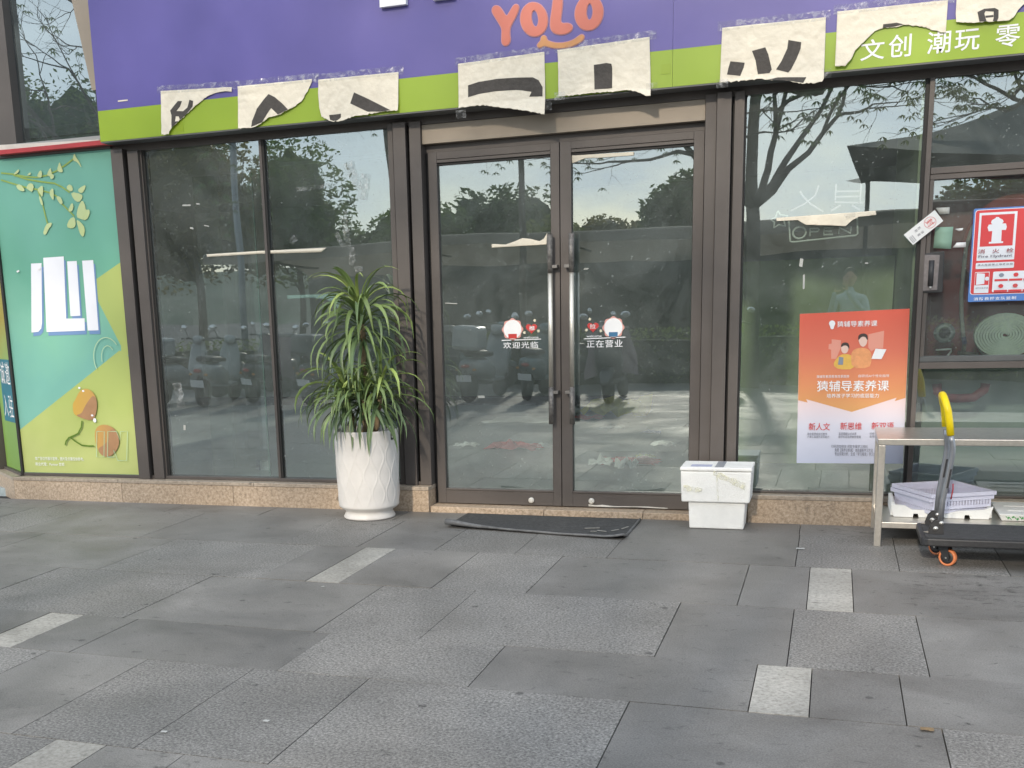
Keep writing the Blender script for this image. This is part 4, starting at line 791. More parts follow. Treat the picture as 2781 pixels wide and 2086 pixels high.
for k, s in (('t1', '本广告仅作展示宣传，图片及文案仅供参考。'), ('t2', '商业代理：Partner 世邦')):
    (a, b), (c, d) = DATA['po_'+k]; text('small_print', s, a, min(b, d), c, max(b, d), layer[0], VIO, PO)
for i, (x, z) in enumerate(((-6.29, 1.875), (-6.08, 1.885))): tag(MB().obox((x, .006, z), (.012, 0, .004), (0, .0015, 0), (-.003, 0, .006)).build('paper_scrap', WHITE, None), ('tiny white paper fleck on the teal poster, left one of two', 'tiny white paper fleck on the teal poster below a printed leaf')[i], 'paper scrap')

# ============================================================ ORANGE POSTER
OP = thing('class_poster', 'orange and white printed poster taped low on the right window', 'poster', (.11, .04, .39))
OW = gradmat('poster_white', [(0, rgb(196, 202, 222, .9)), (.6, rgb(215, 215, 228, .9)), (1, rgb(235, 212, 212, .9))], 2, .4, .8, .5, .008)
OO = gradmat('poster_orange', [(0, rgb(226, 172, 105, .82)), (.3, rgb(230, 150, 100, .82)), (.65, rgb(232, 122, 96, .82)), (1, rgb(232, 102, 80, .82))], 2, .7, 1.37, .5, .008)
MB().prism(DATA['or_out'], .038, .0405).build('poster_sheet', OW, OP)
ol = [.0377]
def op(pts, m, nm): ol[0] -= .0004; return MB().prism(pts, ol[0], ol[0]+.0003).build(nm, m, OP)
op([(x, z) for x, z in DATA['or_chev']], OO, 'orange_field')
SCM = mat('print_pale_orange', rgb(236, 160, 140, .85), .5); HAIR = mat('print_hair', (.05, .035, .03, 1), .6); SKIN = mat('print_skin', rgb(240, 205, 190, .85), .6); YEL = mat('print_yellow', rgb(238, 190, 90, .85), .5, 0, .1, 30); ORC = mat('print_coat', rgb(240, 165, 110, .85), .5, 0, .15, 30); BGR = mat('print_bluegrey', rgb(140, 150, 165, .85), .5); REDP = mat('print_red', rgb(214, 84, 84, .85), .5)
for k, m, nm in (('scr', SCM, 'printed_screen'), ('scr2', SCM, 'printed_screen'), ('g1body', YEL, 'printed_child'), ('g2body', ORC, 'printed_adult'), ('g1face', SKIN, 'printed_face'), ('g2face', SKIN, 'printed_face'), ('g1hair', HAIR, 'printed_hair'), ('g2hair', HAIR, 'printed_hair'), ('book', BGR, 'printed_book'), ('lap', WHITE, 'printed_laptop'), ('bulb', WHITE, 'bulb_mark')): op(DATA['or_'+k] if k in ('scr', 'scr2', 'book', 'lap') else smooth_loop(DATA['or_'+k], 1), m, nm)
def ot(k, s, m, bold=0., nm='lettering'):
    (a, b), (c, d) = DATA['or_'+k]; return text(nm, s, a, min(b, d), c, max(b, d), ol[0]-.0004, m, OP, bold)
ot('logo', '猿辅导素养课', WHITE, .008); ot('t1', '猿辅导素质教育改革趋势', WHITE); ot('t2', '自研式AI个性化指导', WHITE); ot('big', '猿辅导素养课', WHITE, .008); ot('sub', '培养孩子学习的底层能力', WHITE, .005)
for k, s in (('n1', '新人文'), ('n2', '新思维'), ('n3', '新双语')):
    ot(k, s, REDP, .009, 'lettering_outline'); 
ol[0] -= .0006
GR = mat('print_grey', (.16, .16, .19, 1), .6)
for k, s in (('d1', '融合素质阅读式教学\n六维工具提升读写能力'), ('d2', '直观理解公式本质\n数学科班培养数学思维'), ('d3', '听辨认读实战同步\n全场景英语学习体验'), ('c1', '扫码添加微信 领取专属学习资料'), ('c2', '免费【素养诊断课】 体验最新学习方法'), ('c3', '专业学情分析，生成「学习报告」学习方案')): ot(k, s, GR)
# door stickers (white round badge kept plain), hearts and welcome text
def sticker(sd, words, heart, lab, col):
    t = thing('door_sticker', lab, 'sticker', (DATA['st_%s_line'%sd][0][0], .08, DATA['st_%s_line'%sd][0][1]), 'welcome stickers on the door glass')
    y = .0845
    (a, b), (c, d) = DATA['st_%s_line'%sd]; ribbon([(a, b), (c, d)], .006, y).build('white_line', WHITE, t)
    (cx, cz), (ex, ez) = DATA['st_%s_blob'%sd]; r_ = ex-cx
    MB().prism([(cx+r_*(1+.07*math.cos(8*q))*math.cos(q), cz+r_*(1+.07*math.cos(8*q))*math.sin(q)) for q in [2*math.pi*i/48 for i in range(48)]], y, y+.0005).build('badge_rim', mat('badge_pink', rgb(226, 165, 155, .85), .5), t)
    MB().prism(ell(cx, cz, r_*.88, r_*.90), y-.0008, y-.0003).build('badge_disc', WHITE, t); MB().prism([(cx-r_*.42, cz-r_*.42), (cx+r_*.42, cz-r_*.42), (cx+r_*.42, cz-r_*.85), (cx-r_*.42, cz-r_*.85)], y-.0016, y-.0011).build('book_block', col, t)
    (cx, cz), (ex, ez) = DATA['st_%s_heart'%sd]; r_ = ex-cx
    hp = [(cx+r_*.98*math.sin(q)**3, cz+r_*.92*(13*math.cos(q)-5*math.cos(2*q)-2*math.cos(3*q)-math.cos(4*q))/16) for q in [2*math.pi*i/36 for i in range(36)]]
    MB().prism(hp, y, y+.0005).build('heart', mat('heart_red', rgb(206, 62, 60, .85), .45), t)
    (a, b), (c, d) = DATA['st_%s_c'%sd]; text('lettering', heart, a, min(b, d), c, max(b, d), y-.0008, WHITE, t, .008)
    (a, b), (c, d) = DATA['st_%s_t'%sd]; text('lettering', words, a, min(b, d), c, max(b, d), y, WHITE, t, .008, track=1.15)
    (a, b), (c, d) = DATA['st_%s_w'%sd]; text('lettering', 'welcome', a, min(b, d), c, max(b, d), y, WHITE, t, .008)
    for x, z in DATA['st_%s_stars'%sd]: MB().prism([(x+(.013 if i%2 else .007)*math.cos(math.pi*i/5), z+(.013 if i%2 else .007)*math.sin(math.pi*i/5)) for i in range(10)], y, y+.0005).build('star', mat('star_cream', (.75, .70, .52, 1), .5), t)
sticker('l', '欢迎光临', '推', 'white welcome sticker with a red heart on the left door glass', mat('book_red', rgb(205, 55, 50, .85), .5))
sticker('r', '正在营业', '拉', 'white welcome sticker with a red heart on the right door glass', mat('book_blue', rgb(60, 120, 160, .85), .5))

# fire hydrant sign
FS = thing('hydrant_sign', 'red fire hydrant notice with blue border on the cabinet glass', 'sign', (1.0, 0, 1.40))
FXL, FZB, FZT = .758, 1.402, 1.952; FXR = 1.32
def rr(x0, x1, z0, z1, r, n=5): return [(cx+r*math.cos(R(a0+90*i/n)), cz+r*math.sin(R(a0+90*i/n))) for cx, cz, a0 in ((x1-r, z1-r, 0), (x0+r, z1-r, 90), (x0+r, z0+r, 180), (x1-r, z0+r, 270)) for i in range(n+1)]
FRD = mat('sign_red', rgb(222, 70, 74, .85), .4, 0, .03, 5); FBL = mat('sign_blue', rgb(88, 135, 205, .85), .4, 0, .03, 5); FWH = mat('sign_white', (.72, .75, .80, 1), .4)
fl = [.0]
def fs(pts, m, nm): fl[0] -= .0005; return MB().prism(pts, fl[0], fl[0]+.0004).build(nm, m, FS)
MB().prism(rr(FXL, FXR, FZB, FZT, .008), .0, .006).build('sign_plate', FBL, FS)
fs(rr(FXL+.008, FXR-.008, FZB+.042, FZT-.008, .018), FWH, 'white_border'); fs(rr(FXL+.0115, FXR-.0115, FZB+.0455, FZT-.0115, .016), FRD, 'red_field')
def fq(k, m, nm, r=.002):
    (a, b), (c, d) = DATA['fs_'+k]; fs(rr(a, c, min(b, d), max(b, d), r), m, nm)
fq('white1', FWH, 'white_panel'); fq('red1', FRD, 'red_panel'); fs(DATA['fs_hyd'], FWH, 'hydrant_symbol'); fq('band', FWH, 'white_panel', .006); fq('box1', FWH, 'white_panel'); fq('box1r', FRD, 'red_panel'); fq('steps', FWH, 'white_panel', .008)
(a, b), (c, d) = DATA['fs_box1r']; cx, cz = (a+c)/2, (b+d)/2; fs([(cx-.03, cz-.035), (cx+.015, cz-.03), (cx+.015, cz+.03), (cx-.03, cz+.035)], FWH, 'reel_symbol'); fs(ell(cx+.028, cz, .012, .012, 14), FWH, 'reel_symbol')
(a, b), (c, d) = DATA['fs_steps']
for r_ in range(2):
    for q in range(4): x = a+.01+q*.078; z = (b+d)/2+.004+(0 if r_ == 0 else -.064); fs([(x, z), (x+.072, z), (x+.072, z+.012), (x, z+.012)], FRD, 'step_caption'); fs(ell(x+.036, z+.035, .014, .012, 10), (BGR, FRD, REDP, BGR)[(q+r_) % 4], 'step_picture')
fl[0] -= .0006
def ft(k, s, m, bold=0., **kw):
    (a, b), (c, d) = DATA['fs_'+k]; text('lettering', s, a, min(b, d), c, max(b, d), fl[0], m, FS, bold, **kw)
FTX = mat('sign_text_red', rgb(150, 50, 55, .85), .5)
ft('hanzi', '消 火 栓', FTX, .01, track=1.6); ft('eng', 'Fire Hydrant', mat('sign_text_dark', rgb(85, 75, 90, .85), .5), .012); ft('bt', '消火栓前禁止堆放杂物', mat('sign_text_grey', rgb(100, 100, 105, .8), .5), .01, track=1.2); ft('bott', '消防救援支队监制', WHITE, .008, track=1.2); ft('b1t', '消防软管卷盘', GR)
text('lettering', '119', 1.075, 1.775, 1.13, 1.80, fl[0], WHITE, FS, .008); text('lettering', '火警', 1.06, 1.84, 1.13, 1.875, fl[0], WHITE, FS, .01); text('lettering', '全\n民\n消\n防', 1.055, 1.63, 1.095, 1.755, fl[0], WHITE, FS, .005)
# seal strip pasted across the window frame
SE = thing('seal_strip', 'slanted white paper seal strip pasted across the frame by the hydrant cabinet', 'paper seal', (.48, -.03, 1.85))
sq = [Vector((x, 0, z)) for x, z in DATA['seal']]; MB().prism(DATA['seal'], -.0335, -.0325).build('paper_sheet', mat('seal_paper', (.74, .74, .73, 1), .6, 0, .04, 30), SE)
cen = sum(sq, Vector())/4; ax = (sq[0]-sq[3]).normalized(); up_ = (sq[0]-sq[1]).normalized()
loc = lambda u, v: (cen.x+ax.x*u+up_.x*v, cen.z+ax.z*u+up_.z*v)
ctr = loc(.045, 0); MB().ring(ell(*ctr, .034, .034), ell(*ctr, .0315, .0315), -.0342, -.0337).build('seal_ring', REDP, SE)
text('lettering', '封', ctr[0]-.021, ctr[1]-.022, ctr[0]+.021, ctr[1]+.022, -.0342, REDP, SE, .01, rot=math.atan2(ax.z, ax.x)-math.pi/2)
for i, c in enumerate('消防查封'): u, v = -.02-.022*(i//2), (.014 if i % 2 else -.016); p = loc(u, v); text('lettering', c, p[0]-.008, p[1]-.009, p[0]+.008, p[1]+.009, -.0342, GR, SE, .01, rot=math.atan2(ax.z, ax.x)-math.pi/2)
for u in (-.075, -.085, -.094): ribbon([loc(u, -.034), loc(u, .008)], .0035, -.0342).build('printed_line', GR, SE)

# remnants of paper and tape on the glass
wv = lambda s: (lambda x, z: -.003-.006*abs(noise.noise((x*8, z*8, s))))
tag(sheet('paper_remnant', DATA['r1'], .035, PAPER, None, wv(1.), .04), 'long thin strip of torn paper across the left window', 'paper remnant'); tag(sheet('paper_remnant', DATA['r2'], .082, PAPER, None, wv(2.), .008), 'torn paper remnant on the left door beside the handle', 'paper remnant')
tag(sheet('paper_remnant', DATA['r3'], .082, PAPER, None, wv(3.), .008), 'torn paper strip under the top rail of the right door', 'paper remnant'); tag(sheet('paper_remnant', DATA['r4'], .035, PAPER, None, wv(4.), .008), 'ragged paper remnant over the OPEN neon on the right window', 'paper remnant')
tag(sheet('paper_remnant', DATA['r5'], .075, mat('cyan_paper', (.50, .72, .70, 1), .6), None, wv(5.), .05), 'pale cyan torn sheet inside the window above the potted plant', 'paper remnant')
def scrap_tape(x, z, wd, ht, rot, seed, lab, y=.036, n=6):
    rn = random.Random(seed); vs = []
    for j in range(n+1):
        for i in range(3):
            u, v = (i/2-.5)*wd*(1+.5*rn.random()), (j/n-.5)*ht; vs.append((x+u*math.cos(rot)-v*math.sin(rot), y-.002-.018*rn.random(), z+u*math.sin(rot)+v*math.cos(rot)))
    tag(MB().add(vs, [(j*3+i, j*3+i+1, j*3+i+4, j*3+i+3) for j in range(n) for i in (0, 1)]).build('tape_scrap', TAPEB, None), lab, 'tape scrap', 'crinkled tape left on the glass')
for i, (u, s_, lab) in enumerate((((-3.30, 2.42, .05, .20, .35), 5, 'crinkled clear tape high on the left window, upper piece'), ((-3.22, 2.34, .05, .18, -.2), 6, 'crinkled clear tape crossing high on the left window'), ((-3.37, 2.05, .04, .26, .1), 7, 'long twisted clear tape hanging mid height on the left window'), ((-3.42, 1.98, .03, .12, .5), 8, 'short twisted tape left of the long hanging tape'), ((-3.33, 1.86, .04, .13, -.05), 9, 'twisted tape below the long hanging tape on the left window'), ((-3.28, 1.77, .05, .04, 0), 10, 'small folded tape at the awning reflection on the left window'), ((-3.80, 2.0, .05, .05, .6), 11, 'small crinkled tape near the window mullion'), ((-4.88, .86, .06, .20, .15), 12, 'crumpled clear film hanging at the left edge of the window'), ((.06, 1.955, .05, .03, .2), 13, 'crinkled tape end right of the ragged remnant on the right window'), ((-3.62, 2.36, .2, .03, .05), 14, 'flat clear tape high on the left window near the mullion'))): scrap_tape(*u, s_, lab)
WS = [(-4.69, 2.30, .07, .012), (-4.59, 2.305, .03, .01), (-4.66, 2.13, .028, .014), (-4.53, 2.14, .04, .008), (-2.60, 1.50, .09, .006), (-2.39, .83, .05, .018), (-1.62, 1.70, .03, .008), (-.22, 1.68, .02, .05), (.17, 1.66, .02, .008), (-.2, 1.56, .012, .09), (-4.86, .60, .02, .04)]
FLK = ['longer white fleck high on the left pane', 'short white fleck right of the longer one high on the left pane', 'white fleck below the two high flecks on the left pane', 'thin white fleck right of the lower one on the left pane', 'thin white line fleck on the left door near its left stile', 'white fleck low on the left door above the floor', 'square white fleck beside the right door handle', 'white fleck mid height left on the right window', 'tiny white fleck right of centre on the right window', 'tall thin white fleck under another on the right window', 'white fleck low by the left edge of the left pane']
for i, (x, z, a, b) in enumerate(WS): tag(MB().obox((x, (.084 if -2.7 < x < -.9 else .041), z), (a/2, 0, random.uniform(-.004, .004)), (0, .0012, 0), (random.uniform(-.004, .004), 0, b/2)).build('paper_fleck', mat('fleck_white', (.42, .43, .40, 1), .6), None), FLK[i], 'paper scrap', 'paper flecks on the glass')

# ============================================================ POTTED PLANT
PP = thing('potted_plant', 'tall dracaena with long drooping leaves in a white ceramic pot', 'potted plant', (-3.135, -.325, 0))
PCX, PCY = -3.135, -.325
def wave(a, h):
    if h < .10 or h > .60: return 0
    best = 0; n = 26; f = min(1, (h-.10)/.05, (.60-h)/.08)
    for k in range(n):
        c = 2*math.pi*k/n; ph = math.pi*(k % 2)
        d = (a - c - .095*math.sin(h*24+ph) + math.pi) % (2*math.pi) - math.pi
        if abs(d) < .06: best = max(best, .0040*math.exp(-(d/.015)**2))
    return best*f
prof = [(.0, .001), (.165, .001), (.185, .004), (.188, .014), (.178, .03), (.170, .048), (.176, .06), (.205, .078), (.216, .09)] + [(.219+.012*(i/48), .095+.525*i/48) for i in range(49)] + [(.232, .63), (.231, .64), (.226, .643), (.220, .638), (.216, .60), (.216, .57)]
pot = MB().lathe(prof, (PCX, PCY, 0), 300, 'Z', wave).build('pot', mat('white_glaze', (.64, .615, .585, 1), .42, 0, .09, 6), PP, smooth=True)
TA = R(-15); TO = Vector((math.cos(TA), math.sin(TA), 0)); TT = Vector((-TO.y, TO.x, 0))
MB().obox(Vector((PCX, PCY, .597))+TO*.2315, TT*.0175, TO*.0022, (0, 0, .0235)).build('pot_tag', BLACKP, pot)
MB().obox(Vector((PCX, PCY, .600))+TO*.2342, TT*.0085, TO*.0008, (0, 0, .012)).build('tag_mark', WHITE, pot)
MB().lathe([(.0, .56), (.10, .592), (.20, .585), (.2155, .575)], (PCX, PCY, 0), 28).build('soil', mat('soil', (.05, .035, .025, 1), .95, 0, .3, 40, .8, 60), PP)
rk = MB().ellip((PCX-.085, PCY-.13, .625), .062, .05, .068, 16, 10)
rk.v = [(x+.010*noise.noise((x*30, y*30, z*30)), y, z+.012*noise.noise((z*25, x*25, y*25))) for x, y, z in rk.v]; rk.build('stone', mat('rock', (.30, .30, .29, 1), .85, 0, .35, 60, .6, 90), PP, smooth=True)
TRK = mat('dracaena_cane', (.26, .19, .11, 1), .8, 0, .35, 35, .6, 70)
HEADS = [((PCX+.0, PCY+.0, 1.43), 104, .98, 0), ((PCX-.12, PCY-.06, .88), 54, .92, 1), ((PCX+.03, PCY-.11, .87), 48, .90, 1), ((PCX+.13, PCY-.02, .89), 54, .92, 1), ((PCX-.02, PCY+.10, .89), 24, .76, 1)]
def cane(p, q, r0, r1):
    p, q = Vector(p), Vector(q); pts = [p.lerp(q, i/10)+Vector((.012*math.sin(i*1.3+p.x*9), .01*math.cos(i*1.1), 0)) for i in range(11)]
    MB().tube(pts, [r0+(r1-r0)*i/10+.002*(i % 2) for i in range(11)], 10).build('cane', TRK, PP, smooth=True)
cane((PCX+.01, PCY+.02, .57), HEADS[0][0], .024, .018)
for h in HEADS[1:]: cane((PCX+(h[0][0]-PCX)*.5, PCY+(h[0][1]-PCY)*.5, .57), h[0], .02, .016)
# strap leaves: a few curved meshes shared by every leaf
LM = []
def leafmat(i, c):
    m = mat('dracaena_leaf_%d' % i, c, .42, 0, .12, 18, 0, 1, .5, 0, .22); b = m.node_tree.nodes['Principled BSDF']
    b.inputs['Subsurface Weight'].default_value = 0.0
    return m
LFS = [leafmat(0, (.175, .245, .08, 1)), leafmat(1, (.32, .41, .11, 1)), leafmat(2, (.115, .17, .07, 1))]
def leaf_mesh(el, droop, ln, wd, tw, m):
    n = 9; pos = Vector((0, 0, 0)); e = R(el); vs = []; seg = ln/n
    for i in range(n+1):
        u = i/n; d = Vector((math.cos(e), 0, math.sin(e))); nrm = Vector((-math.sin(e), 0, math.cos(e)))
        w_ = wd*(.55+.45*min(1, u*4))*(1-max(0, (u-.55)/.45)**1.7)+.0008
        sd = Vector((0, 1, 0))*math.cos(tw*u)+nrm*math.sin(tw*u); nn = nrm*math.cos(tw*u)-Vector((0, 1, 0))*math.sin(tw*u)
        vs += [pos-sd*w_/2+nn*w_*.16, pos-nn*w_*.05, pos+sd*w_/2+nn*w_*.16]
        pos = pos+d*seg; e -= R(droop)*(seg/.06)*(.60+.75*u); e = max(e, R(-88))
    me = MB().add(vs, [(3*i+k, 3*i+k+1, 3*i+k+4, 3*i+k+3) for i in range(n) for k in (0, 1)]).mesh('leaf', True); me.materials.append(m); return me
rn = random.Random(11)
SHAPES = [(82, 14), (76, 20), (66, 22), (56, 22), (44, 21), (32, 19), (16, 17), (0, 14), (-20, 11)]
VAR = {}
for si, (el, dr) in enumerate(SHAPES):
    for v in range(3): VAR[si, v] = leaf_mesh(el+rn.uniform(-4, 4), dr*rn.uniform(.85, 1.2), rn.uniform(.40, .58), rn.uniform(.020, .030), rn.uniform(-1.2, 1.2), LFS[1] if si < 3 and v == 0 else (LFS[2] if si > 6 or (v == 2 and si > 2) else LFS[0]))
for hp, cnt, sc, kind in HEADS:
    for i in range(cnt):
        u = (i+.5)/cnt; si = min(8, int((u**.85)*9)); az = i*2.399963+rn.uniform(-.25, .25)
        if math.sin(az) > .55 and rn.random() < .5: az = -az        # the wall side carries fewer leaves
        o = bpy.data.objects.new('leaf', VAR[si, rn.randrange(3)]); COL.objects.link(o); o.parent = PP; o.matrix_parent_inverse = Matrix.Translation(-PP.location)
        o.location = (hp[0]+.012*math.cos(az), hp[1]+.012*math.sin(az), hp[2]+(.05 if kind == 0 else .03)-u*(.22 if kind == 0 else .10)); o.rotation_euler = (rn.uniform(-.25, .25), rn.uniform(-.12, .12), az); s_ = sc*rn.uniform(.78, 1.08); o.scale = (s_, s_, s_)

# ============================================================ FOAM BOXES
def foam_box(name, lab, x0, x1, y0, y1, z0, z1, lid):
    t = thing(name, lab, 'foam box', ((x0+x1)/2, (y0+y1)/2, z0)); ins = .008
    mb = MB(); b = [(x0+ins, y0+ins, z0), (x1-ins, y0+ins, z0), (x1-ins, y1-ins, z0), (x0+ins, y1-ins, z0)]; tt = [(x0, y0, z1), (x1, y0, z1), (x1, y1, z1), (x0, y1, z1)]
    mb.add(b+tt, [(0,3,2,1),(4,5,6,7),(0,1,5,4),(1,2,6,5),(2,3,7,6),(3,0,4,7)]).build('box_body', FOAM, t, bevel=.008)
    if lid:
        MB().box(x0-.003, x1+.003, y0-.003, y1+.003, z1+.003, z1+.028).build('box_lid', FOAM, t, bevel=.007)
        TP = mat('lid_label', rgb(165, 170, 178, .8), .4, 0, .08, 20); q = (x0+x1)/2+.02
        MB().box(q-.027, q+.027, y0+.01, y1-.02, z1+.0285, z1+.0297).build('lid_tape', TP, t); MB().box(x0+.06, q-.05, y0+.03, y0+.12, z1+.0285, z1+.0292).build('lid_label', mat('label_lilac', rgb(190, 195, 222, .85), .5), t)
    return t
foam_box('foam_box', 'smaller white foam box on the paving by the right door pilaster, under a larger box', -.857, -.497, -.355, -.115, .001, .178, False)
ub = foam_box('foam_box', 'larger lidded white foam box stacked on the smaller foam box', -.907, -.462, -.385, -.10, .181, .384, True)
vs_ = []; rn2 = random.Random(4)
for (a, b, c, d) in (((-.70, .378), (-.50, .29), .012, 8), ((-.68, .378), (-.665, .20), .014, 7), ((-.89, .275), (-.77, .262), .012, 5)):
    n = d; vs = []
    for i in range(n+1):
        u = i/n; x = a[0]+(b[0]-a[0])*u; z = a[1]+(b[1]-a[1])*u; w_ = c*(1+rn2.random()); vs += [(x, -.3862-.004*rn2.random(), z-w_), (x+.004, -.3868-.004*rn2.random(), z+w_)]
    MB().add(vs, [(2*i, 2*i+1, 2*i+3, 2*i+2) for i in range(n)]).build('peeled_tape', tapemat('yellowed_tape', .5, (.82, .80, .62, 1)) if 'yellowed_tape' not in MATS else MATS['yellowed_tape'], ub)

# ============================================================ DOOR MAT
MT = thing('door_mat', 'worn dark rubber door mat with curled front corners before the doors', 'mat', (-1.8, -.4, 0))
def matpt(u, v):
    A, B, Cc, D_ = Vector((-2.45, -.12)), Vector((-1.205, -.14)), Vector((-1.205, -.80)), Vector((-2.455, -.60))
    p = A.lerp(B, u).lerp(D_.lerp(Cc, u), v); z = .004
    z += .028*math.exp(-((u)/.16)**2)*max(0, (v-.72)/.28)**1.5 + .02*max(0, (v-.86)/.14)*math.exp(-((u-1)/.05)**2) + .003*noise.noise((u*6, v*4, 1)) + .010*max(0, (v-.85)/.15)*(.4+.6*abs(math.sin(u*5)))
    return (p.x, p.y, max(.0025, z))
nu, nv = 60, 30
vs = [matpt(i/nu, j/nv) for j in range(nv+1) for i in range(nu+1)]
mo = MB().add(vs, [(j*(nu+1)+i, (j+1)*(nu+1)+i, (j+1)*(nu+1)+i+1, j*(nu+1)+i+1) for j in range(nv) for i in range(nu)]).build('mat_sheet', RUBBER, MT, smooth=True)
md = mo.modifiers.new('thick', 'SOLIDIFY'); md.thickness = .005; md.offset = 1
MB().tube([tuple(Vector(matpt(u/20, 1))+Vector((0, -.004, .004))) for u in range(21)], [.021-.013*min(1, u/6) for u in range(21)], 10).build('rolled_border', mat('scuffed_rubber', (.13, .13, .13, 1), .6, 0, .5, 18, .4, 90), MT, smooth=True)
MB().tube([tuple(Vector(matpt(1, v/8))+Vector((0, 0, .003))) for v in range(9)], .009, 8).build('mat_border', MATS['scuffed_rubber'], MT, smooth=True)
for i, (x, y, l_, a) in enumerate(((-1.46, -.52, .05, .3), (-1.38, -.60, .035, -.4), (-1.30, -.56, .03, .9), (-1.43, -.62, .02, 0), (-1.25, -.47, .04, 1.2))):
    MB().obox((x, y, .0135), (l_*math.cos(a), l_*math.sin(a), 0), (-.006*math.sin(a), .006*math.cos(a), 0), (0, 0, .0012)).build('dirt_flake', mat('dry_dirt', (.30, .29, .26, 1), .9, 0, .3, 60), MT)

# ============================================================ STEEL TABLE
TB = thing('steel_table', 'stainless steel work table with a lower shelf at the right window', 'table', (1.0, -.4, 0))
MB().box(.262, 1.86, -.702, -.108, .607, .645).build('table_top', STEEL, TB, bevel=.004); MB().box(.275, 1.85, -.690, -.13, .112, .147).build('lower_shelf', STEEL, TB, bevel=.003)
for x in (.268, 1.81):
    for y in (-.70, -.15): MB().box(x, x+.040, y, y+.040, .0, .606).build('leg', STEEL, TB, bevel=.003)
# ============================================================ BASKETS, TRAY, LID
LIL = mat('lilac_plastic', (.64, .64, .76, 1), .4, 0, .05, 20)
def basket(lab, zr, c, hx, hy, rot, tilt=0):
    t = thing('plastic_basket', lab, 'basket', (c[0], c[1], zr-.10), 'lilac plastic baskets on the table shelf')
    U = Vector((math.cos(rot), math.sin(rot), 0)); V_ = Vector((-math.sin(rot), math.cos(rot), 0)); C0 = Vector((c[0], c[1], 0))
    P = lambda u, v, z: C0+U*u+V_*v+Vector((0, 0, z))
    rim = MB(); 
    for s in (-1, 1):
        rim.obox(P(0, s*hy, zr-.012), U*(hx+.008), V_*.008, (0, 0, .012)); rim.obox(P(s*hx, 0, zr-.012), U*.008, V_*(hy-.008), (0, 0, .012))
    rim.build('rim', LIL, t, bevel=.003)
    fl = MB().obox(P(0, 0, zr-.098), U*(hx-.014), V_*(hy-.014), (0, 0, .002)); fl.build('basket_floor', LIL, t)
    for s in (-1, 1):
        for ax_, half, off, A_, B_ in ((0, hx-.012, hy-.008, U, V_), (1, hy-.012, hx-.008, V_, U)):
            w_ = MB(); n = 20
            w_.obox(C0+B_*(s*(off-.001))+Vector((0, 0, zr-.034)), A_*half, B_*.0015, (0, 0, .012)); w_.obox(C0+B_*(s*(off-.004))+Vector((0, 0, zr-.088)), A_*half, B_*.0015, (0, 0, .010))
            for i in range(n): w_.obox(C0+B_*(s*(off-.0025))+A_*(-half+(i+.5)*2*half/n)+Vector((0, 0, zr-.062)), A_*(half/n*.55), B_*.0015, (0, 0, .018))
            w_.build('side_wall', LIL, t)
    return t
cc = Vector((.659, -.316)); rt = math.atan2(-.618+.237, .59-.394)
basket('lower lilac plastic basket nested under another on the foam tray', .278, cc+Vector((-.008, .01)), .212, .196, rt); basket('upper lilac plastic basket stacked on the lower one under the table top', .305, cc, .214, .198, rt)
TR_ = thing('foam_tray', 'white foam tray with notched feet holding the lilac baskets', 'tray', (.64, -.32, .147))
def foam_wall(x0, x1, y, z0, zt, nm):
    mb = MB(); fw = (x1-x0)/4
    top = [(x0, zt), (x0+.08, zt-.006), (x0+.12, zt-.03), (x0+.2, zt-.032), (x0+.27, zt-.05), (x1-.27, zt-.05), (x1-.18, zt-.03), (x1-.05, zt-.02), (x1, zt)]
    bot = []
    for k in range(4): bot += [(x0+.012+fw*k+.008, z0), (x0+fw*(k+1)-.012, z0), (x0+fw*(k+1)-.010, z0+.022), (x0+fw*(k+1)+.014, z0+.022)]
    bot = [p for p in bot if p[0] < x1]; bot = bot[:-2]+[(x1-.02, z0)] if bot[-1][1] > z0 else bot
    pts = bot + top[::-1]
    mb.prism(pts, y, y+.025).build(nm, FOAM, TR_, bevel=.003)
foam_wall(.36, .92, -.515, .148, .225, 'tray_front'); MB().box(.362, .386, -.488, -.13, .15, .232).build('tray_side', FOAM, TR_, bevel=.006); MB().box(.894, .918, -.488, -.13, .15, .215).build('tray_side', FOAM, TR_, bevel=.006); MB().box(.387, .893, -.488, -.13, .168, .18).build('tray_floor', FOAM, TR_)
FLD = thing('flat_foam_box', 'flat white foam box with green print beside the baskets on the shelf', 'foam box', (1.2, -.35, .147))
MB().add([(.965,-.54,.148),(1.5,-.54,.148),(1.5,-.16,.148),(.965,-.16,.148),(.945,-.565,.192),(1.52,-.565,.192),(1.52,-.14,.192),(.945,-.14,.192)], [(0,3,2,1),(4,5,6,7),(0,1,5,4),(1,2,6,5),(2,3,7,6),(3,0,4,7)]).build('lid_body', FOAM, FLD, bevel=.005)
for y in (-.45, -.30): MB().box(1.0, 1.45, y-.008, y+.008, .1925, .197).build('lid_rib', FOAM, FLD, bevel=.002)
GP = mat('green_print', rgb(60, 150, 70, .8), .6)
for i in range(16): x = .985+i*.012; MB().obox((x, -.5565-.0012+.012*(i % 3)/3*0, .176-.006*(i % 3)), (.005, 0, .004*((i % 2)*2-1)), (0, .0008, 0), (-.002, 0, .004)).build('printed_mark', GP, FLD)
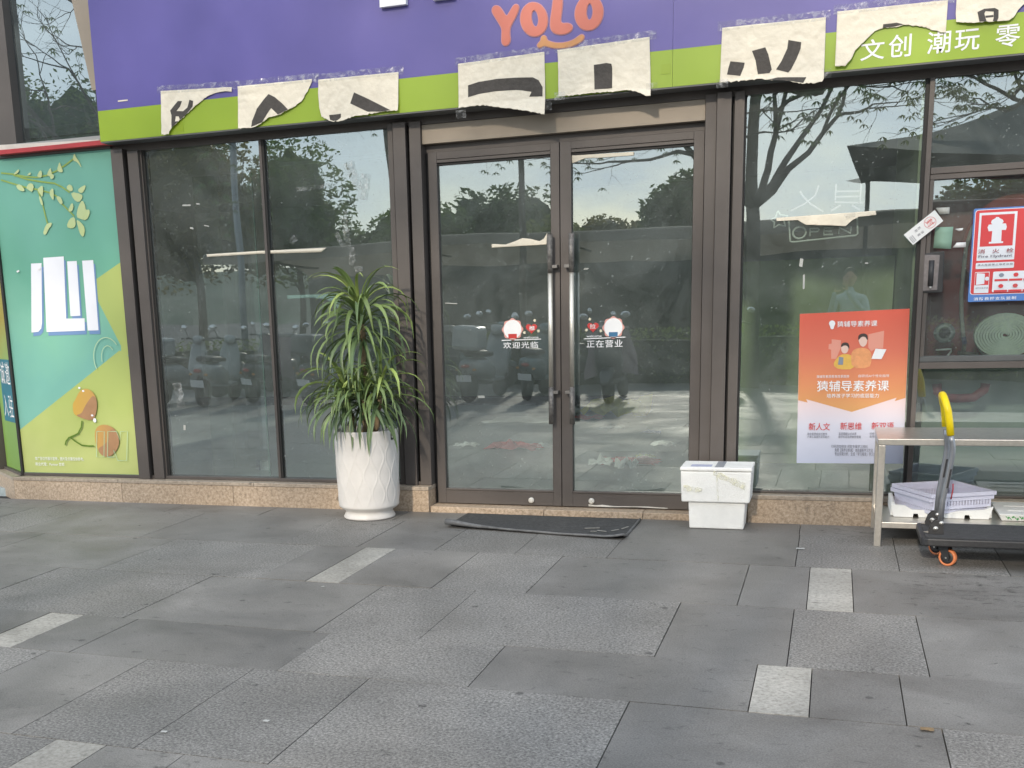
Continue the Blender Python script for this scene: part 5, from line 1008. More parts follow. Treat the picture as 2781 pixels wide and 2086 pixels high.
# ============================================================ PLATFORM TROLLEY
TL = thing('platform_trolley', 'black platform trolley with a yellow gripped folding handle beside the table', 'trolley', (.95, -1.0, 0))
ZT = .168
def rrect(x0, x1, y0, y1, r, n=5): return [(cx+r*math.cos(R(a0+90*i/n)), cy+r*math.sin(R(a0+90*i/n))) for cx, cy, a0 in ((x1-r, y1-r, 0), (x0+r, y1-r, 90), (x0+r, y0+r, 180), (x1-r, y0+r, 270)) for i in range(n+1)]
pp = rrect(.488, 1.40, -1.235, -.765, .05); n = len(pp)
mb = MB().add([(x, y, .128) for x, y in pp]+[(x, y, ZT) for x, y in pp], [tuple(range(n-1,-1,-1)), tuple(range(n, 2*n))]+[(i, (i+1)%n, (i+1)%n+n, i+n) for i in range(n)])
mb.build('deck', BLACKP, TL, bevel=.006)
p2 = rrect(.512, 1.376, -1.21, -.79, .035)
MB().add([(x, y, ZT+.0005) for x, y in p2]+[(x, y, ZT+.003) for x, y in p2], [tuple(range(n-1,-1,-1)), tuple(range(n, 2*n))]+[(i, (i+1)%n, (i+1)%n+n, i+n) for i in range(n)]).build('deck_pad', mat('ribbed_rubber', (.045, .045, .047, 1), .7, 0, .35, 30, .4, 120), TL)
TUB = mat('grey_tube', (.30, .31, .33, 1), .32, .7, .08, 20); YG = mat('yellow_grip', (.80, .60, .0, 1), .4, 0, .04, 10)
yn, yf_ = -1.09, -.84
near = [(.588, yn, .20), (.594, yn, .36), (.615, yn, .50), (.626, yn, .60), (.628, yn, .64), (.622, yn, .68), (.612, yn, .72)]
far = [(.588, yf_, .20), (.594, yf_, .36), (.612, yf_, .50), (.621, yf_, .60), (.622, yf_, .64), (.616, yf_, .68), (.608, yf_, .72)]
MB().tube(near, .0150, 14).build('handle_tube', TUB, TL, smooth=True); MB().tube(far, .0150, 14).build('handle_tube', TUB, TL, smooth=True)
arc = [(.612, yn, .715), (.602, yn, .79), (.592, yn, .845)]
for i in range(1, 12): a = math.pi*i/12; ym_ = (yn+yf_)/2; hw = (yf_-yn)/2; arc.append((.592-.022*math.sin(a), ym_-hw*math.cos(a), .845+.078*math.sin(a)))
arc += [(.592, yf_, .845), (.600, yf_, .79), (.606, yf_, .735)]
MB().tube(arc, .0190, 14).build('yellow_grip', YG, TL, smooth=True)
for y in (yn, yf_):
    for s in (-1, 1):
        yy = y+s*.024
        MB().prism([(.528, ZT+.003), (.608, ZT+.003), (.604, .238), (.592, .252), (.566, .25), (.545, .225), (.537, .20)], yy-.0035, yy+.0035).build('hinge_plate', BLACKP, TL, bevel=.0015)
    MB().lathe([(.012, 0), (.012, .062), (.004, .063)], (.593, y-.0315, .234), 14, 'Y').build('hinge_bolt', STEEL, TL, smooth=True); MB().lathe([(.013, 0), (.013, .062), (.004, .063)], (.566, y-.0315, .203), 14, 'Y').build('hinge_bolt', STEEL, TL, smooth=True)
    MB().prism([(.505, .181), (.53, .186), (.53, .177)], y-.02, y-.012).build('latch_tab', STEEL, TL)
MB().tube([(.56, yf_-.03, .205), (.562, yn+.05, .215)], .006, 8).build('latch_bar', STEEL, TL, smooth=True)
for y, z in ((yf_-.016, .52), (yn-.016, .50)): MB().obox((.618, y, z-.02), (.005, 0, .0005), (0, .003, 0), (.006, 0, .052)).build('handle_label', BLACKP, TL)
MB().tube([(.640, yn, .45), (.642, yn, .42), (.638, yn-.002, .39), (.635, yn, .365)], .0035, 6).build('red_tie', mat('red_cord', (.35, .03, .04, 1), .6), TL, smooth=True)
ORW = mat('orange_tyre', rgb(232, 140, 90, .85), .5, 0, .1, 30)
for i, (x, y, yaw) in enumerate(((.635, -1.13, -.55), (.600, -.86, -.75), (1.31, -1.13, 0), (1.31, -.86, 0))):
    ca, sa = math.cos(yaw), math.sin(yaw); A_ = Vector((-sa, ca, 0)); F_ = Vector((ca, sa, 0)); cw = Vector((x, y, .0475))
    def disc(r0, r1, hw, nn=28):
        vs = []
        for (r_, h_) in ((r0, -hw), (r1*.96, -hw), (r1, -hw*.6), (r1, hw*.6), (r1*.96, hw), (r0, hw)):
            vs += [cw+A_*h_+(F_*math.cos(2*math.pi*k/nn)+Vector((0, 0, 1))*math.sin(2*math.pi*k/nn))*r_ for k in range(nn)]
        return MB().add(vs, [(j*nn+k, j*nn+(k+1)%nn, ((j+1)%6)*nn+(k+1)%nn, ((j+1)%6)*nn+k) for j in range(6) for k in range(nn)])
    wh = disc(.036, .0475, .014).build('caster_wheel', ORW, TL, smooth=True); disc(.006, .0365, .0125).build('wheel_hub', BLACKP, wh, smooth=True); MB().tube([cw-A_*.024, cw+A_*.024], .005, 8).build('axle', STEEL, wh)
    fk = MB(); top = cw-F_*.022+Vector((0, 0, .062))
    for s in (-1, 1): 
        o_ = A_*s*.020; vs = [cw+o_+F_*.016-Vector((0, 0, .012)), cw+o_-F_*.012-Vector((0, 0, .014)), top+o_-F_*.026, top+o_+F_*.03]; vs += [v+A_*s*.003 for v in vs]
        fk.add(vs, [(0,1,2,3),(7,6,5,4),(0,4,5,1),(1,5,6,2),(2,6,7,3),(3,7,4,0)])
    fk.obox(top+Vector((0, 0, .004)), F_*.035, A_*.030, (0, 0, .005)).tube([top+Vector((0, 0, .008)), top+Vector((0, 0, .0195))], .02, 14); fk.build('caster_fork', BLACKP, wh)
# small litter on the paving
for i, (x, y, m_, lab) in enumerate(((-2.6, -2.32, 'w', 'white crumb of litter on the paving left of centre'), (-1.95, -4.25, 'w', 'white crumb of litter on the flecked paving near the bottom edge'), (-2.27, -4.45, 'w', 'white crumb of litter on the joint at lower left'), (.36, -3.72, 'l', 'small dry leaf on the paving joint at lower right'), (-.14, -.86, 'w', 'pale flattened litter on the joint left of the steel table'))):
    mm = mat('dull_litter', (.45, .45, .43, 1), .8) if m_ == 'w' else mat('dry_leaf', (.22, .15, .08, 1), .8)
    tag(crumple((x, y, 0), (.010, .012, .012, .022, .024)[i], .006, mm, i+40, 4).build('litter', mm, None), lab, 'litter', 'litter on the paving')

# ============================================================ THE PLACE ACROSS THE PAVING (seen mirrored in the glass)
BARK = mat('bark', (.09, .075, .06, 1), .85, 0, .25, 14, .6, 40)
def leafy(name, c):
    if name in MATS: return MATS[name]
    m = mat(name, c, .55, 0, .6, 2.6, 0, 1, .3, 0, .15); t = m.node_tree; tl = N(t, 'ShaderNodeBsdfTranslucent'); tl.inputs[0].default_value = (c[0]*1.9, c[1]*1.9, c[2]*1.2, 1); mx = N(t, 'ShaderNodeMixShader'); mx.inputs[0].default_value = .45
    t.links.new(t.nodes['Principled BSDF'].outputs[0], mx.inputs[1]); t.links.new(tl.outputs[0], mx.inputs[2]); t.links.new(mx.outputs[0], t.nodes['Material Output'].inputs[0]); return m
LG = [leafy('foliage_dark', (.07, .105, .05, 1)), leafy('foliage_mid', (.095, .14, .055, 1)), leafy('foliage_olive', (.13, .15, .055, 1)), leafy('foliage_rust', (.15, .13, .06, 1))]
def crown(blobs, n, size, seed):
    rn = random.Random(seed); vs, fs = [], []; tot = sum(b[3]*b[4]*b[5] for b in blobs)
    for (cx, cy, cz, rx, ry, rz) in blobs:
        for _ in range(int(n*rx*ry*rz/tot)):
            while True:
                p = Vector((rn.uniform(-1, 1), rn.uniform(-1, 1), rn.uniform(-1, 1)))
                if .25 < p.length < 1 and noise.noise((p.x*2.2+cx, p.y*2.2, p.z*2.2+cz)) > -.22: break
            q = Vector((cx+p.x*rx, cy+p.y*ry, cz+p.z*rz)); a = Vector((rn.gauss(0, 1), rn.gauss(0, 1), rn.gauss(0, .7))).normalized(); b = a.orthogonal().normalized(); s = size*rn.uniform(.5, 1.2)
            k = len(vs); vs += [q-a*s, q-b*s*.45, q+a*s, q+b*s*.45]; fs.append((k, k+1, k+2, k+3))
    mb = MB().add(vs, fs)
    for (cx, cy, cz, rx, ry, rz) in blobs:       # leaf mass deep inside each clump
        e = MB().ellip((cx, cy, cz), rx*.62, ry*.62, rz*.62, 16, 10)
        e.v = [(cx+(x-cx)*k, cy+(y-cy)*k, cz+(z-cz)*k) for x, y, z in e.v for k in (1+.45*noise.noise((x*2.1, y*2.1, z*2.1)),)]; mb.add(e.v, e.f)
    return mb
def tree(x, y, h, wd, m, seed, lab, z0=None):
    rn = random.Random(seed); t = thing('leafy_tree', lab, 'tree', (x, y, -.1), 'trees beyond the parking row')
    tr = MB().tube([(x, y, -.1), (x+.05, y, h*.25), (x-.05, y+.05, h*.55)], [.05*h*.4, .04*h*.4, .02*h*.4], 8)
    for k in range(5): a = k*1.26+seed; tr.tube([(x, y, h*(.25+.05*k)), (x+wd*.3*math.cos(a), y+wd*.3*math.sin(a), h*(.45+.06*k)), (x+wd*.5*math.cos(a), y+wd*.5*math.sin(a), h*(.55+.07*k))], [.035, .025, .012], 6)
    tr.build('trunk', BARK, t, smooth=True)
    blobs = [(x, y, h*.62, wd*.8, wd*.7, h*.36)]
    for k in range(7): a = rn.uniform(0, 6.28); r_ = wd*rn.uniform(.35, .75); s = rn.uniform(.35, .55); blobs.append((x+r_*math.cos(a), y+r_*math.sin(a)*.8, h*rn.uniform(.35, .86), wd*s, wd*s, h*s*.45))
    crown(blobs, 9000, .13, seed).build('crown', m, t)
TR = [(-28, -31, 11.0, 3.8, 0, 'tall dark tree, far left of the row mirrored in the left window'), (-22.5, -30, 9.0, 3.4, 3, 'rust tinged tall tree mirrored in the left pane'), (-19.6, -33, 8.2, 3.0, 1, 'round mid green tree mirrored behind the lamp post'), (-15.8, -31, 4.1, 2.2, 0, 'dark tree mirrored above the potted plant'),
      (-13.6, -30, 4.6, 2.5, 1, 'broad green tree mirrored in the left part of the doors'), (-11.2, -32, 5.5, 2.0, 0, 'dark pointed tree mirrored in the left door'), (-8.9, -30, 4.1, 2.2, 2, 'low olive tree mirrored at the meeting of the doors'), (-6.6, -31, 3.9, 2.2, 3, 'rusty low tree mirrored in the right door'), (-4.3, -29, 4.9, 1.6, 0, 'dark tree mirrored at the right jamb of the doors'),
      (-1.9, -31, 3.5, 2.2, 1, 'low green tree mirrored in the right window'), (1.2, -30, 3.7, 2.1, 2, 'yellowish low tree mirrored at the right edge of the window'), (4.4, -31, 4.6, 2.4, 0, 'dark low tree mirrored in the cabinet glass'), (8.0, -30, 5.2, 2.6, 1, 'green tree far to the right of the mirrored row'), (-33.5, -32, 11.5, 3.8, 1, 'green tree at the far left end of the mirrored row')]
for i, (x, y, h, wd, mi, lab) in enumerate(TR): tree(x, y, h, wd, LG[mi], i+1, lab)
# wooded hills
def hills(name, y, amp, seed, m):
    nx, ny = 160, 10; vs = []
    for j in range(ny+1):
        for i in range(nx+1):
            x = -260+520*i/nx; v = j/ny; k = math.sin(v*math.pi*.5)
            z = k*(amp*(.55+.45*noise.noise((x*.012+seed, 0, 0))+.22*noise.noise((x*.05, seed, 0)))+1.6*noise.noise((x*.35, v*6, seed)))-.5
            vs.append((x, y-v*60, z))
    return struct(MB().add(vs, [(j*(nx+1)+i, j*(nx+1)+i+1, (j+1)*(nx+1)+i+1, (j+1)*(nx+1)+i) for j in range(ny) for i in range(nx)]).build(name, m, None, smooth=True))
HM = mat('wooded_hill', (.050, .075, .050, 1), .9, 0, .45, .25); hills('hills', -110, 14, 3.3, HM)
# clipped hedge along the parking row
def hedge(x0, x1, y, lab):
    rn = random.Random(int(x0*7)); t = thing('clipped_hedge', lab, 'hedge', ((x0+x1)/2, y, -.1)); blobs = []; x = x0
    vs, fs = [], []
    for _ in range(int((x1-x0)*700)):
        q = Vector((rn.uniform(x0, x1), y+rn.uniform(-.35, .35), rn.uniform(0, .92))); a = Vector((rn.gauss(0, 1), rn.gauss(0, 1), rn.gauss(0, 1))).normalized(); b = a.orthogonal().normalized(); s = rn.uniform(.02, .05)
        k = len(vs); vs += [q-a*s, q-b*s*.6, q+a*s, q+b*s*.6]; fs.append((k, k+1, k+2, k+3))
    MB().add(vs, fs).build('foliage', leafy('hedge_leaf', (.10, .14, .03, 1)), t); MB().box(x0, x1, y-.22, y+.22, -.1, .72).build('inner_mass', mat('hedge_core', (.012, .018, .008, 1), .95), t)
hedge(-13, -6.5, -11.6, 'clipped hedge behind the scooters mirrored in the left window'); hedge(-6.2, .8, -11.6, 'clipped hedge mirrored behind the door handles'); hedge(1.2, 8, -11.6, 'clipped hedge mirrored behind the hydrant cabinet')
# long awning over the far row
AW = thing('long_awning', 'long beige brown fabric awning mirrored across windows and doors', 'awning', (-5, -20, -.1))
AF = mat('awning_fabric', (.30, .26, .21, 1), .85, 0, .12, .8)
_t = AF.node_tree; _tl = N(_t, 'ShaderNodeBsdfTranslucent'); _tl.inputs[0].default_value = (.30, .26, .20, 1); _mx = N(_t, 'ShaderNodeMixShader'); _mx.inputs[0].default_value = .35
_t.links.new(_t.nodes['Principled BSDF'].outputs[0], _mx.inputs[1]); _t.links.new(_tl.outputs[0], _mx.inputs[2]); _t.links.new(_mx.outputs[0], _t.nodes['Material Output'].inputs[0])
nx = 60; vs = []
for j, (y, z) in enumerate(((-16.95, 2.62), (-17, 2.83), (-18.5, 2.95), (-20.5, 2.90), (-22.5, 2.62), (-23.5, 2.3))):
    for i in range(nx+1): x = -14.6+26*i/nx; vs.append((x, y, z+.05*math.sin(x*.55+j*.4)+.01*(x+2)*(.6 if j < 3 else .3)*.35))
MB().add(vs, [(j*(nx+1)+i, j*(nx+1)+i+1, (j+1)*(nx+1)+i+1, (j+1)*(nx+1)+i) for j in range(5) for i in range(nx)]).build('canopy', AF, AW, smooth=True)
DKM = mat('dark_metal_pole', (.05, .05, .05, 1), .5, .4)
for i in range(7): x = -14+i*4; MB().tube([(x, -19.5, -.1), (x, -19.5, 2.9)], .05, 8).build('post', DKM, AW); MB().tube([(x, -17.1, 2.75), (x, -22.5, 2.55)], .03, 6).build('rafter', DKM, AW)
MB().tube([(-14.6, -18.6, 2.72), (11, -18.6, 2.85)], .02, 6).build('cross_wire', DKM, AW)
MB().box(-15, 12, -24.2, -24, -.1, 2.5).build('rear_panel', mat('stall_back', (.05, .055, .05, 1), .8, 0, .5, 1.5), AW)
# dark pointed tent roof on the right
TN = thing('market_tent', 'dark peaked market tent roof mirrored in the top right panes', 'tent', (5.5, -13, 0))
vs = []; nn = 24
TC = Vector((5.6, -14.2, 5.6))
per = [(0.05, -11, 3.52), (2.4, -10.7, 3.22), (5.5, -10.6, 3.2), (9, -10.7, 3.25), (11.2, -11, 3.6), (11, -14.2, 3.3), (11.2, -17.4, 3.6), (5.6, -17.6, 3.2), (.05, -17.4, 3.5), (.3, -14.2, 3.2)]
for r_ in range(7):
    k = r_/6
    for p in per: q = TC.lerp(Vector(p), k); q.z = 3.35+(5.6-3.35)*(1-k)**1.5+(p[2]-3.35)*k; vs.append(tuple(q))
n = len(per); MB().add(vs, [(r_*n+i, r_*n+(i+1)%n, (r_+1)*n+(i+1)%n, (r_+1)*n+i) for r_ in range(6) for i in range(n)]).build('roof_cloth', mat('tent_cloth', (.05, .065, .065, 1), .8, 0, .15, 2), TN, smooth=True)
for p in (per[4], per[6], per[8]): MB().tube([(p[0]+(.4 if p[0] < 5 else -.4), p[1]+(-.3 if p[1] > -14 else .3), 0), (p[0]+(.4 if p[0] < 5 else -.4), p[1]+(-.3 if p[1] > -14 else .3), 3.6)], .04, 8).build('tent_pole', DKM, TN)
# lamp posts
LP = thing('street_lamp', 'grey street lamp post mirrored in the left window pane', 'street lamp', (-11.4, -13, -.1)); LPM = mat('galvanised_post', (.30, .33, .36, 1), .5, .3)
MB().tube([(-11.4, -13, -.1), (-11.42, -13, 3), (-11.46, -13, 7)], [.085, .075, .055], 12).build('post', LPM, LP, smooth=True); MB().tube([(-11.46, -13, 6.9), (-11.2, -13, 7.3), (-10.4, -13, 7.45)], .03, 8).build('arm', LPM, LP, smooth=True); MB().ellip((-10.2, -13, 7.43), .35, .12, .06).build('lamp_head', LPM, LP, smooth=True)
# sparse street trees with hand-shaped leaves: they also dapple the shopfront
def sparse_tree(base, h0, reach, seed, lab, nmain, up, leafdens, mlf, leader=0, tk=1.):
    rn = random.Random(seed); t = thing('street_tree', lab, 'tree', base, 'street trees over the parking row'); bx, by, bz = base
    mb = MB(); tips = []
    def grow(p, d, ln, r, depth):
        pts = [p]; q = p; dd = d.copy()
        for i in range(5):
            dd = (dd+Vector((rn.gauss(0, .16), rn.gauss(0, .16), rn.gauss(.02, .10)))).normalized(); q = q+dd*ln/5; pts.append(q)
        mb.tube(pts, [r*(1-.45*i/5) for i in range(6)], 6 if depth < 2 else 4, False)
        if depth >= 5 or r < .003: tips.append((q, dd)); return
        if depth >= 4: tips.append((pts[3], dd))
        for k in range(rn.choice((2, 3)) if depth else 3):
            ax_ = dd.orthogonal().normalized(); ax_.rotate(Quaternion(dd, rn.uniform(0, 6.28))); nd = dd.copy(); nd.rotate(Quaternion(ax_, R(rn.uniform(18, 48)))); nd.z = nd.z*.75+.04
            grow(pts[rn.choice((3, 4, 5))] if k else q, nd.normalized(), ln*rn.uniform(.55, .78), r*.56, depth+1)
    top = Vector((bx, by, h0)); mb.tube([Vector(base), Vector((bx+.03, by, h0*.5)), top], [.13*tk, .11*tk, .095*tk], 10)
    for k in range(nmain):
        a = 6.283*k/nmain+rn.uniform(-.3, .3); grow(top, Vector((math.cos(a), math.sin(a)*.7, up*rn.uniform(.6, 1.3))).normalized(), reach*rn.uniform(.8, 1.1), .055, 0)
    if leader:
        t2 = Vector((bx+.1, by, leader)); mb.tube([top, Vector((bx+.02, by+.03, (h0+leader)/2)), t2], [.09*tk, .075*tk, .06*tk], 8)
        for zz, k0 in ((leader, 0),):
            for k in range(5): a = 6.283*(k+k0)/5+rn.uniform(-.3, .3); grow(Vector((bx+.08, by, zz)), Vector((math.cos(a), math.sin(a)*.8, .35)).normalized(), 2.1*rn.uniform(.8, 1.15), .045, 0)
    mb.build('trunk', BARK, t, smooth=True)
    vs, fs = [], []
    for p, d in tips:
        if rn.random() > (leafdens if p.z < 5.0 else .30): continue
        for c in range(rn.choice((0, 1, 1, 2))):
            q = p+Vector((rn.gauss(0, .07), rn.gauss(0, .07), rn.gauss(0, .05))); a0 = rn.uniform(0, 6.28)
            for k in range(6):
                a = a0+k*1.05; dr = Vector((math.cos(a), math.sin(a), -.55)).normalized(); sd = dr.cross(Vector((0, 0, 1))).normalized(); l_ = rn.uniform(.06, .11); b = len(vs)
                vs += [q, q+dr*l_*.55+sd*l_*.16, q+dr*l_-Vector((0, 0, .03)), q+dr*l_*.55-sd*l_*.16]; fs.append((b, b+1, b+2, b+3))
    MB().add(vs, fs).build('crown', mlf, t)
sparse_tree((-1.25, -10.6, 0), 2.7, 2.1, 21, 'sparse branching street tree mirrored in the right window', 8, .75, .85, LG[1], 6.2)
sparse_tree((-12.7, -10.4, 0), 3.6, 2.2, 5, 'sparse street tree mirrored in the upper left pane', 6, .8, .9, LG[1], 6.8)
sparse_tree((3.4, -9.9, 0), 3.4, 1.7, 9, 'leafier street tree mirrored above the cabinet panes', 6, .6, 1.0, LG[2], 6.4)
sparse_tree((-4.9, -10.7, 0), 5.3, 2.2, 14, 'straight dark trunked street tree mirrored in the left door', 6, .5, 1.0, LG[1], 7.0, .5)
sparse_tree((-7.9, -12.6, 0), 5.6, 2.2, 31, 'street tree mirrored behind the window pilaster', 6, .5, 1.0, LG[1], 7.6, .6)
# ---- parked scooters
def scooter(col, lab, x, y, rot, box=False, blanket=False):
    t = thing('parked_scooter', lab, 'scooter', (0, 0, 0), 'scooters parked in a row behind the viewer')
    cm = mat('scooter_paint_%s' % col[0], col[1], .3, 0, .05, 4); dk = mat('scooter_seat', (.025, .025, .027, 1), .55); rb = mat('tyre', (.02, .02, .02, 1), .8); ch = mat('chrome', (.6, .6, .6, 1), .2, 1)
    # rear faces +Y, front faces -Y
    for yy, nm in ((.52, 'rear'), (-.62, 'front')):
        wl = MB().lathe([(.13, -.045), (.20, -.05), (.215, -.02), (.215, .02), (.20, .05), (.13, .045)], (0, yy, .215), 24, 'X').build('wheel', rb, t, smooth=True); MB().lathe([(.02, -.03), (.13, -.035), (.13, .035), (.02, .03)], (0, yy, .215), 16, 'X').build('rim', ch, wl)
    def loft(secs, nm, m, sm=True):
        vs = []; n = 14
        for (cx, cy, cz, rx, rz) in secs: vs += [(cx+rx*math.copysign(abs(math.cos(a))**.7, math.cos(a)), cy, cz+rz*math.copysign(abs(math.sin(a))**.7, math.sin(a))) for a in [2*math.pi*k/n for k in range(n)]]
        k = len(secs); return MB().add(vs, [(i*n+q, i*n+(q+1)%n, (i+1)*n+(q+1)%n, (i+1)*n+q) for i in range(k-1) for q in range(n)]+[tuple(range(n-1,-1,-1)), tuple(range((k-1)*n, k*n))]).build(nm, m, t, smooth=sm)
    loft([(0, .72, .58, .05, .03), (0, .68, .56, .12, .09), (0, .5, .53, .17, .13), (0, .2, .50, .19, .16), (0, -.05, .42, .16, .13)], 'rear_body', cm)
    loft([(0, .60, .71, .08, .03), (0, .5, .73, .14, .05), (0, .2, .72, .16, .055), (0, -.05, .70, .12, .045)], 'seat', dk)
    MB().box(-.15, .15, -.45, -.02, .27, .33).build('foot_deck', cm, t, bevel=.02)
    loft([(0, -.42, .38, .17, .10), (0, -.46, .55, .20, .14), (0, -.50, .75, .19, .14), (0, -.52, .92, .14, .08)], 'front_apron', cm); loft([(0, -.86, .30, .05, .03), (0, -.75, .40, .09, .06), (0, -.55, .46, .09, .05)], 'front_fender', cm)
    MB().tube([(-.34, -.42, 1.02), (-.18, -.48, 1.03), (0, -.5, 1.0), (.18, -.48, 1.03), (.34, -.42, 1.02)], .016, 8).build('handlebar', dk, t, smooth=True); loft([(0, -.58, 1.0, .09, .06), (0, -.5, 1.02, .12, .07), (0, -.44, 1.0, .08, .05)], 'instrument_cowl', cm)
    for s in (-1, 1):
        MB().tube([(s*.2, -.47, 1.03), (s*.27, -.47, 1.18)], .006, 6).build('mirror_stalk', dk, t); MB().ellip((s*.29, -.46, 1.22), .065, .015, .045).build('mirror', ch, t, smooth=True)
    MB().ellip((0, .735, .555), .07, .02, .03).build('tail_light', mat('tail_red', (.35, .02, .02, 1), .3), t, smooth=True); MB().obox((0, .74, .37), (.11, 0, 0), (0, .004, -.001), (0, .02, .05)).build('number_plate', WHITE, t); MB().tube([(0, .66, .5), (0, .73, .40)], .02, 6).build('plate_holder', dk, t)
    for s in (-1, 1): MB().ellip((s*.13, .70, .50), .03, .025, .02).build('indicator', mat('amber', (.5, .2, .02, 1), .3), t, smooth=True)
    if box: MB().box(-.21, .21, .42, .80, .79, 1.10).build('top_box', cm, t, bevel=.05); MB().box(-.1, .1, .45, .7, .76, .79).build('box_rack', dk, t)
    if blanket:
        vs = []
        for j in range(9):
            for i in range(11): u, v = i/10*2-1, j/8; vs.append((u*(.30+.10*v)+.02*math.sin(i*2+j), -.36+.10*(u*u)-.04*math.sin(i*1.7)*v, 1.06-.62*v-.10*abs(u)*v))
        bo = MB().add(vs, [(j*11+i, j*11+i+1, (j+1)*11+i+1, (j+1)*11+i) for j in range(8) for i in range(10)]).build('knee_blanket', mat('blanket_mauve', (.20, .15, .17, 1), .9, 0, .1, 6), t, smooth=True)
    t.location = (x, y, 0); t.rotation_euler = (0, R(4), rot); return t
SCW = ('white', (.30, .32, .32, 1)); SCG = ('grey', (.07, .075, .08, 1)); SCB = ('black', (.03, .03, .035, 1)); SCT = ('teal', (.10, .16, .17, 1))
for a in ((SCW, 'white scooter with a large top box, mirrored at the left edge of the window', -10.35, -8.7, .1, True, False), (SCW, 'white scooter with a rounded rear mirrored in the left pane', -9.55, -8.5, -.1, False, False), (SCB, 'black scooter mirrored beside the window mullion', -8.8, -8.9, .05, False, True), (SCG, 'grey scooter mirrored behind the potted plant', -7.6, -8.7, .1, True, False),
          (SCG, 'grey scooter mirrored at the left stile of the left door', -5.75, -8.7, -.05, False, False), (SCW, 'white scooter mirrored below the left door sticker', -5.0, -8.6, .1, True, False), (SCT, 'teal scooter mirrored beside the left door handle', -4.25, -8.9, 0, False, False), (SCG, 'grey scooter with a mauve knee blanket mirrored in the right door', -2.95, -8.6, math.pi, False, True), (SCB, 'black scooter mirrored at the left of the right window', -1.6, -9.3, .1, False, False),
          (SCB, 'black scooter in the second row mirrored in the left pane', -10.0, -10.2, .5, False, False), (SCG, 'grey scooter in the second row mirrored by the mullion', -9.1, -10.3, -.4, True, False), (SCB, 'black scooter in the second row mirrored behind the plant leaves', -7.2, -10.2, .6, False, True), (SCT, 'teal scooter in the second row mirrored in the left door', -5.5, -10.2, .45, False, False), (SCB, 'black scooter in the second row mirrored beside the door handles', -3.9, -10.3, .7, False, False)): scooter(*a)

# ---- the photographer, mirrored faintly in the right window
PE = thing('person', 'person in a pale blue shirt holding up a phone, mirrored in the right window', 'person', (.13, -8.28, 0))
def skinned(name, joints, edges, m, parent, root=0, sub=2):
    me = bpy.data.meshes.new(name); me.from_pydata([j[0] for j in joints], edges, []); o = link(name, me, m, parent)
    s = o.modifiers.new('skin', 'SKIN'); me = o.data
    if not me.skin_vertices: 
        bpy.context.view_layer.objects.active = o
    for i, j in enumerate(joints): 
        r_ = j[1] if isinstance(j[1], tuple) else (j[1], j[1]); me.skin_vertices[0].data[i].radius = r_; me.skin_vertices[0].data[i].use_root = (i == root)
    sb = o.modifiers.new('sub', 'SUBSURF'); sb.levels = sb.render_levels = sub
    s.use_smooth_shade = True; return o
X_, Y_ = .13, -8.28
B_ = [((X_, Y_, .92), (.15, .10)), ((X_, Y_, 1.08), (.135, .09)), ((X_, Y_, 1.24), (.155, .10)), ((X_, Y_+.0, 1.36), (.12, .08)), ((X_, Y_+.01, 1.43), (.055, .055)), ((X_, Y_+.02, 1.50), (.06, .065)),
      ((X_-.17, Y_, 1.34), .062), ((X_-.235, Y_+.06, 1.12), .048), ((X_-.20, Y_+.30, 1.33), .036), ((X_-.185, Y_+.38, 1.43), .028),
      ((X_+.17, Y_, 1.34), .062), ((X_+.22, Y_+.08, 1.12), .048), ((X_+.03, Y_+.31, 1.35), .036), ((X_-.03, Y_+.38, 1.45), .028),
      ((X_-.09, Y_, .84), .09), ((X_-.11, Y_+.02, .48), .06), ((X_-.12, Y_-.02, .09), .042), ((X_-.13, Y_+.13, .035), .035),
      ((X_+.09, Y_, .84), .09), ((X_+.11, Y_+.02, .48), .06), ((X_+.12, Y_-.02, .09), .042), ((X_+.13, Y_+.13, .035), .035)]
E_ = [(0,1),(1,2),(2,3),(3,4),(4,5),(3,6),(6,7),(7,8),(8,9),(3,10),(10,11),(11,12),(12,13),(0,14),(14,15),(15,16),(16,17),(0,18),(18,19),(19,20),(20,21)]
SKN = mat('skin', (.42, .26, .18, 1), .55); SHIRT = mat('pale_blue_shirt', (.22, .29, .38, 1), .8, 0, .06, 9)
skinned('body', B_, E_, SHIRT, PE)
hd = MB().ellip((X_, Y_+.03, 1.605), .076, .095, .112, 20, 14)
hd.v = [(x, y+(.012 if abs(x-X_) < .02 and 1.57 < z < 1.61 and y > Y_+.09 else 0), z) for x, y, z in hd.v]
h_ = hd.build('head', SKN, PE, smooth=True); MB().prism([(X_-.012, 1.585), (X_+.012, 1.585), (X_, 1.63)], Y_+.115, Y_+.14).build('nose', SKN, h_)
for s in (-1, 1): MB().ellip((X_+s*.03, Y_+.113, 1.62), .011, .008, .006).build('eye', mat('eye', (.03, .02, .02, 1), .3), h_, smooth=True); MB().ellip((X_+s*.078, Y_+.02, 1.60), .010, .02, .03).build('ear', SKN, h_, smooth=True)
MB().ellip((X_, Y_+.118, 1.553), .022, .006, .005).build('mouth', mat('lip', (.30, .12, .10, 1), .5), h_, smooth=True)
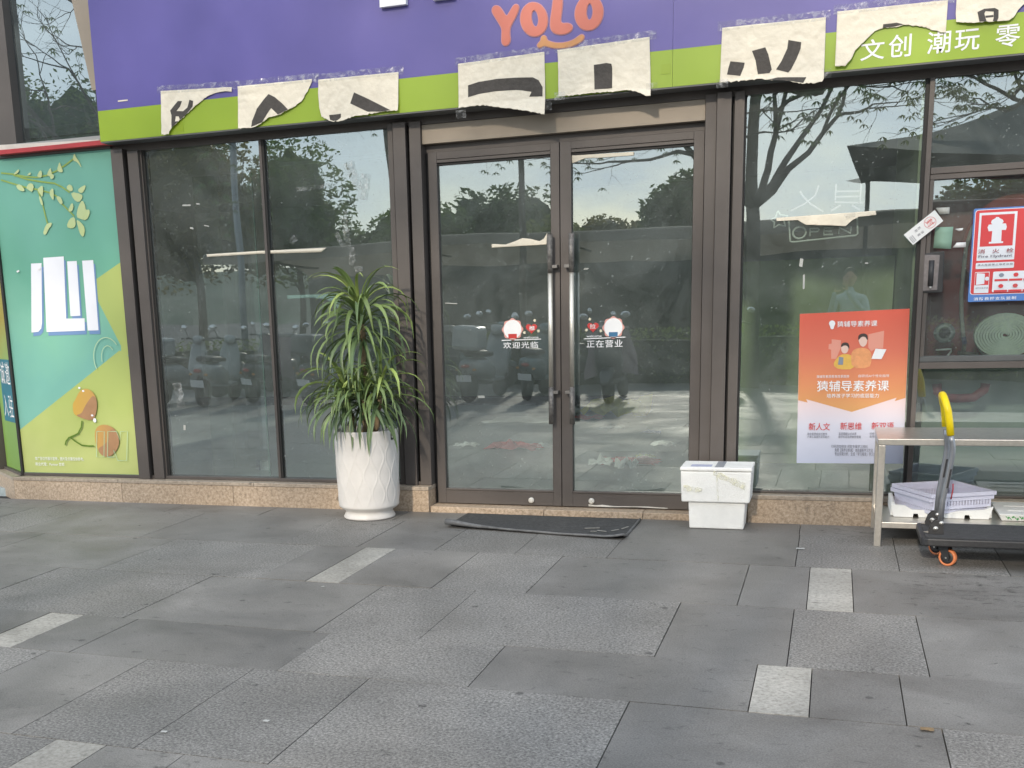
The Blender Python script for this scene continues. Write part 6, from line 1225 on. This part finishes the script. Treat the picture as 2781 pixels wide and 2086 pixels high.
hh = MB().ellip((X_, Y_+.012, 1.635), .086, .098, .10, 20, 12); hh.v = [(x, y, max(z, 1.60+(y-Y_)*.5)) for x, y, z in hh.v]; hh.build('hair', mat('black_hair', (.012, .010, .009, 1), .6), PE, smooth=True)
MB().lathe([(.058, 1.40), (.072, 1.405), (.066, 1.44), (.056, 1.442)], (X_, Y_+.01, 0), 18).build('collar', SHIRT, PE, smooth=True)
tr = [((X_-.0, Y_, .95), (.155, .105)), ((X_-.09, Y_, .83), .105), ((X_-.11, Y_+.02, .48), .078), ((X_-.12, Y_-.02, .10), .062), ((X_+.09, Y_, .83), .105), ((X_+.11, Y_+.02, .48), .078), ((X_+.12, Y_-.02, .10), .062)]
skinned('trousers', tr, [(0,1),(1,2),(2,3),(0,4),(4,5),(5,6)], mat('dark_trousers', (.03, .032, .04, 1), .8), PE)
def hand(wr, fwd, side, palm, nm):
    wr, f, s_, p_ = Vector(wr), Vector(fwd).normalized(), Vector(side).normalized(), Vector(palm).normalized(); js = [(wr, .02), (wr+f*.04, (.028, .014)), (wr+f*.075, (.034, .012))]; es = [(0, 1), (1, 2)]
    for k, (o_, l_) in enumerate(((-.028, .065), (-.01, .075), (.01, .07), (.027, .055))):
        b = len(js); r0 = wr+f*.08+s_*o_; js += [(r0, .009), (r0+f*l_*.5+p_*.008, .0085), (r0+f*l_*.75+p_*.03, .0075)]; es += [(2, b), (b, b+1), (b+1, b+2)]
    b = len(js); r0 = wr+f*.03-s_*.03; js += [(r0, .011), (r0+f*.03-s_*.015+p_*.012, .010), (r0+f*.06-s_*.01+p_*.028, .0085)]; es += [(1, b), (b, b+1), (b+1, b+2)]
    skinned(nm, js, es, SKN, PE, 0, 1)
hand((X_-.185, Y_+.37, 1.43), (.45, .08, .9), (-.5, 0, .3), (.6, .1, .0), 'hand'); hand((X_-.03, Y_+.37, 1.45), (-.2, .08, .95), (.5, 0, .2), (-.6, .1, 0), 'hand')
PH = tag(MB().box(-.04, .04, -7.842, -7.834, 1.46, 1.615).build('phone', mat('phone_black', (.015, .015, .017, 1), .25), None, bevel=.002), 'dark phone held up by the person mirrored in the right window', 'phone')
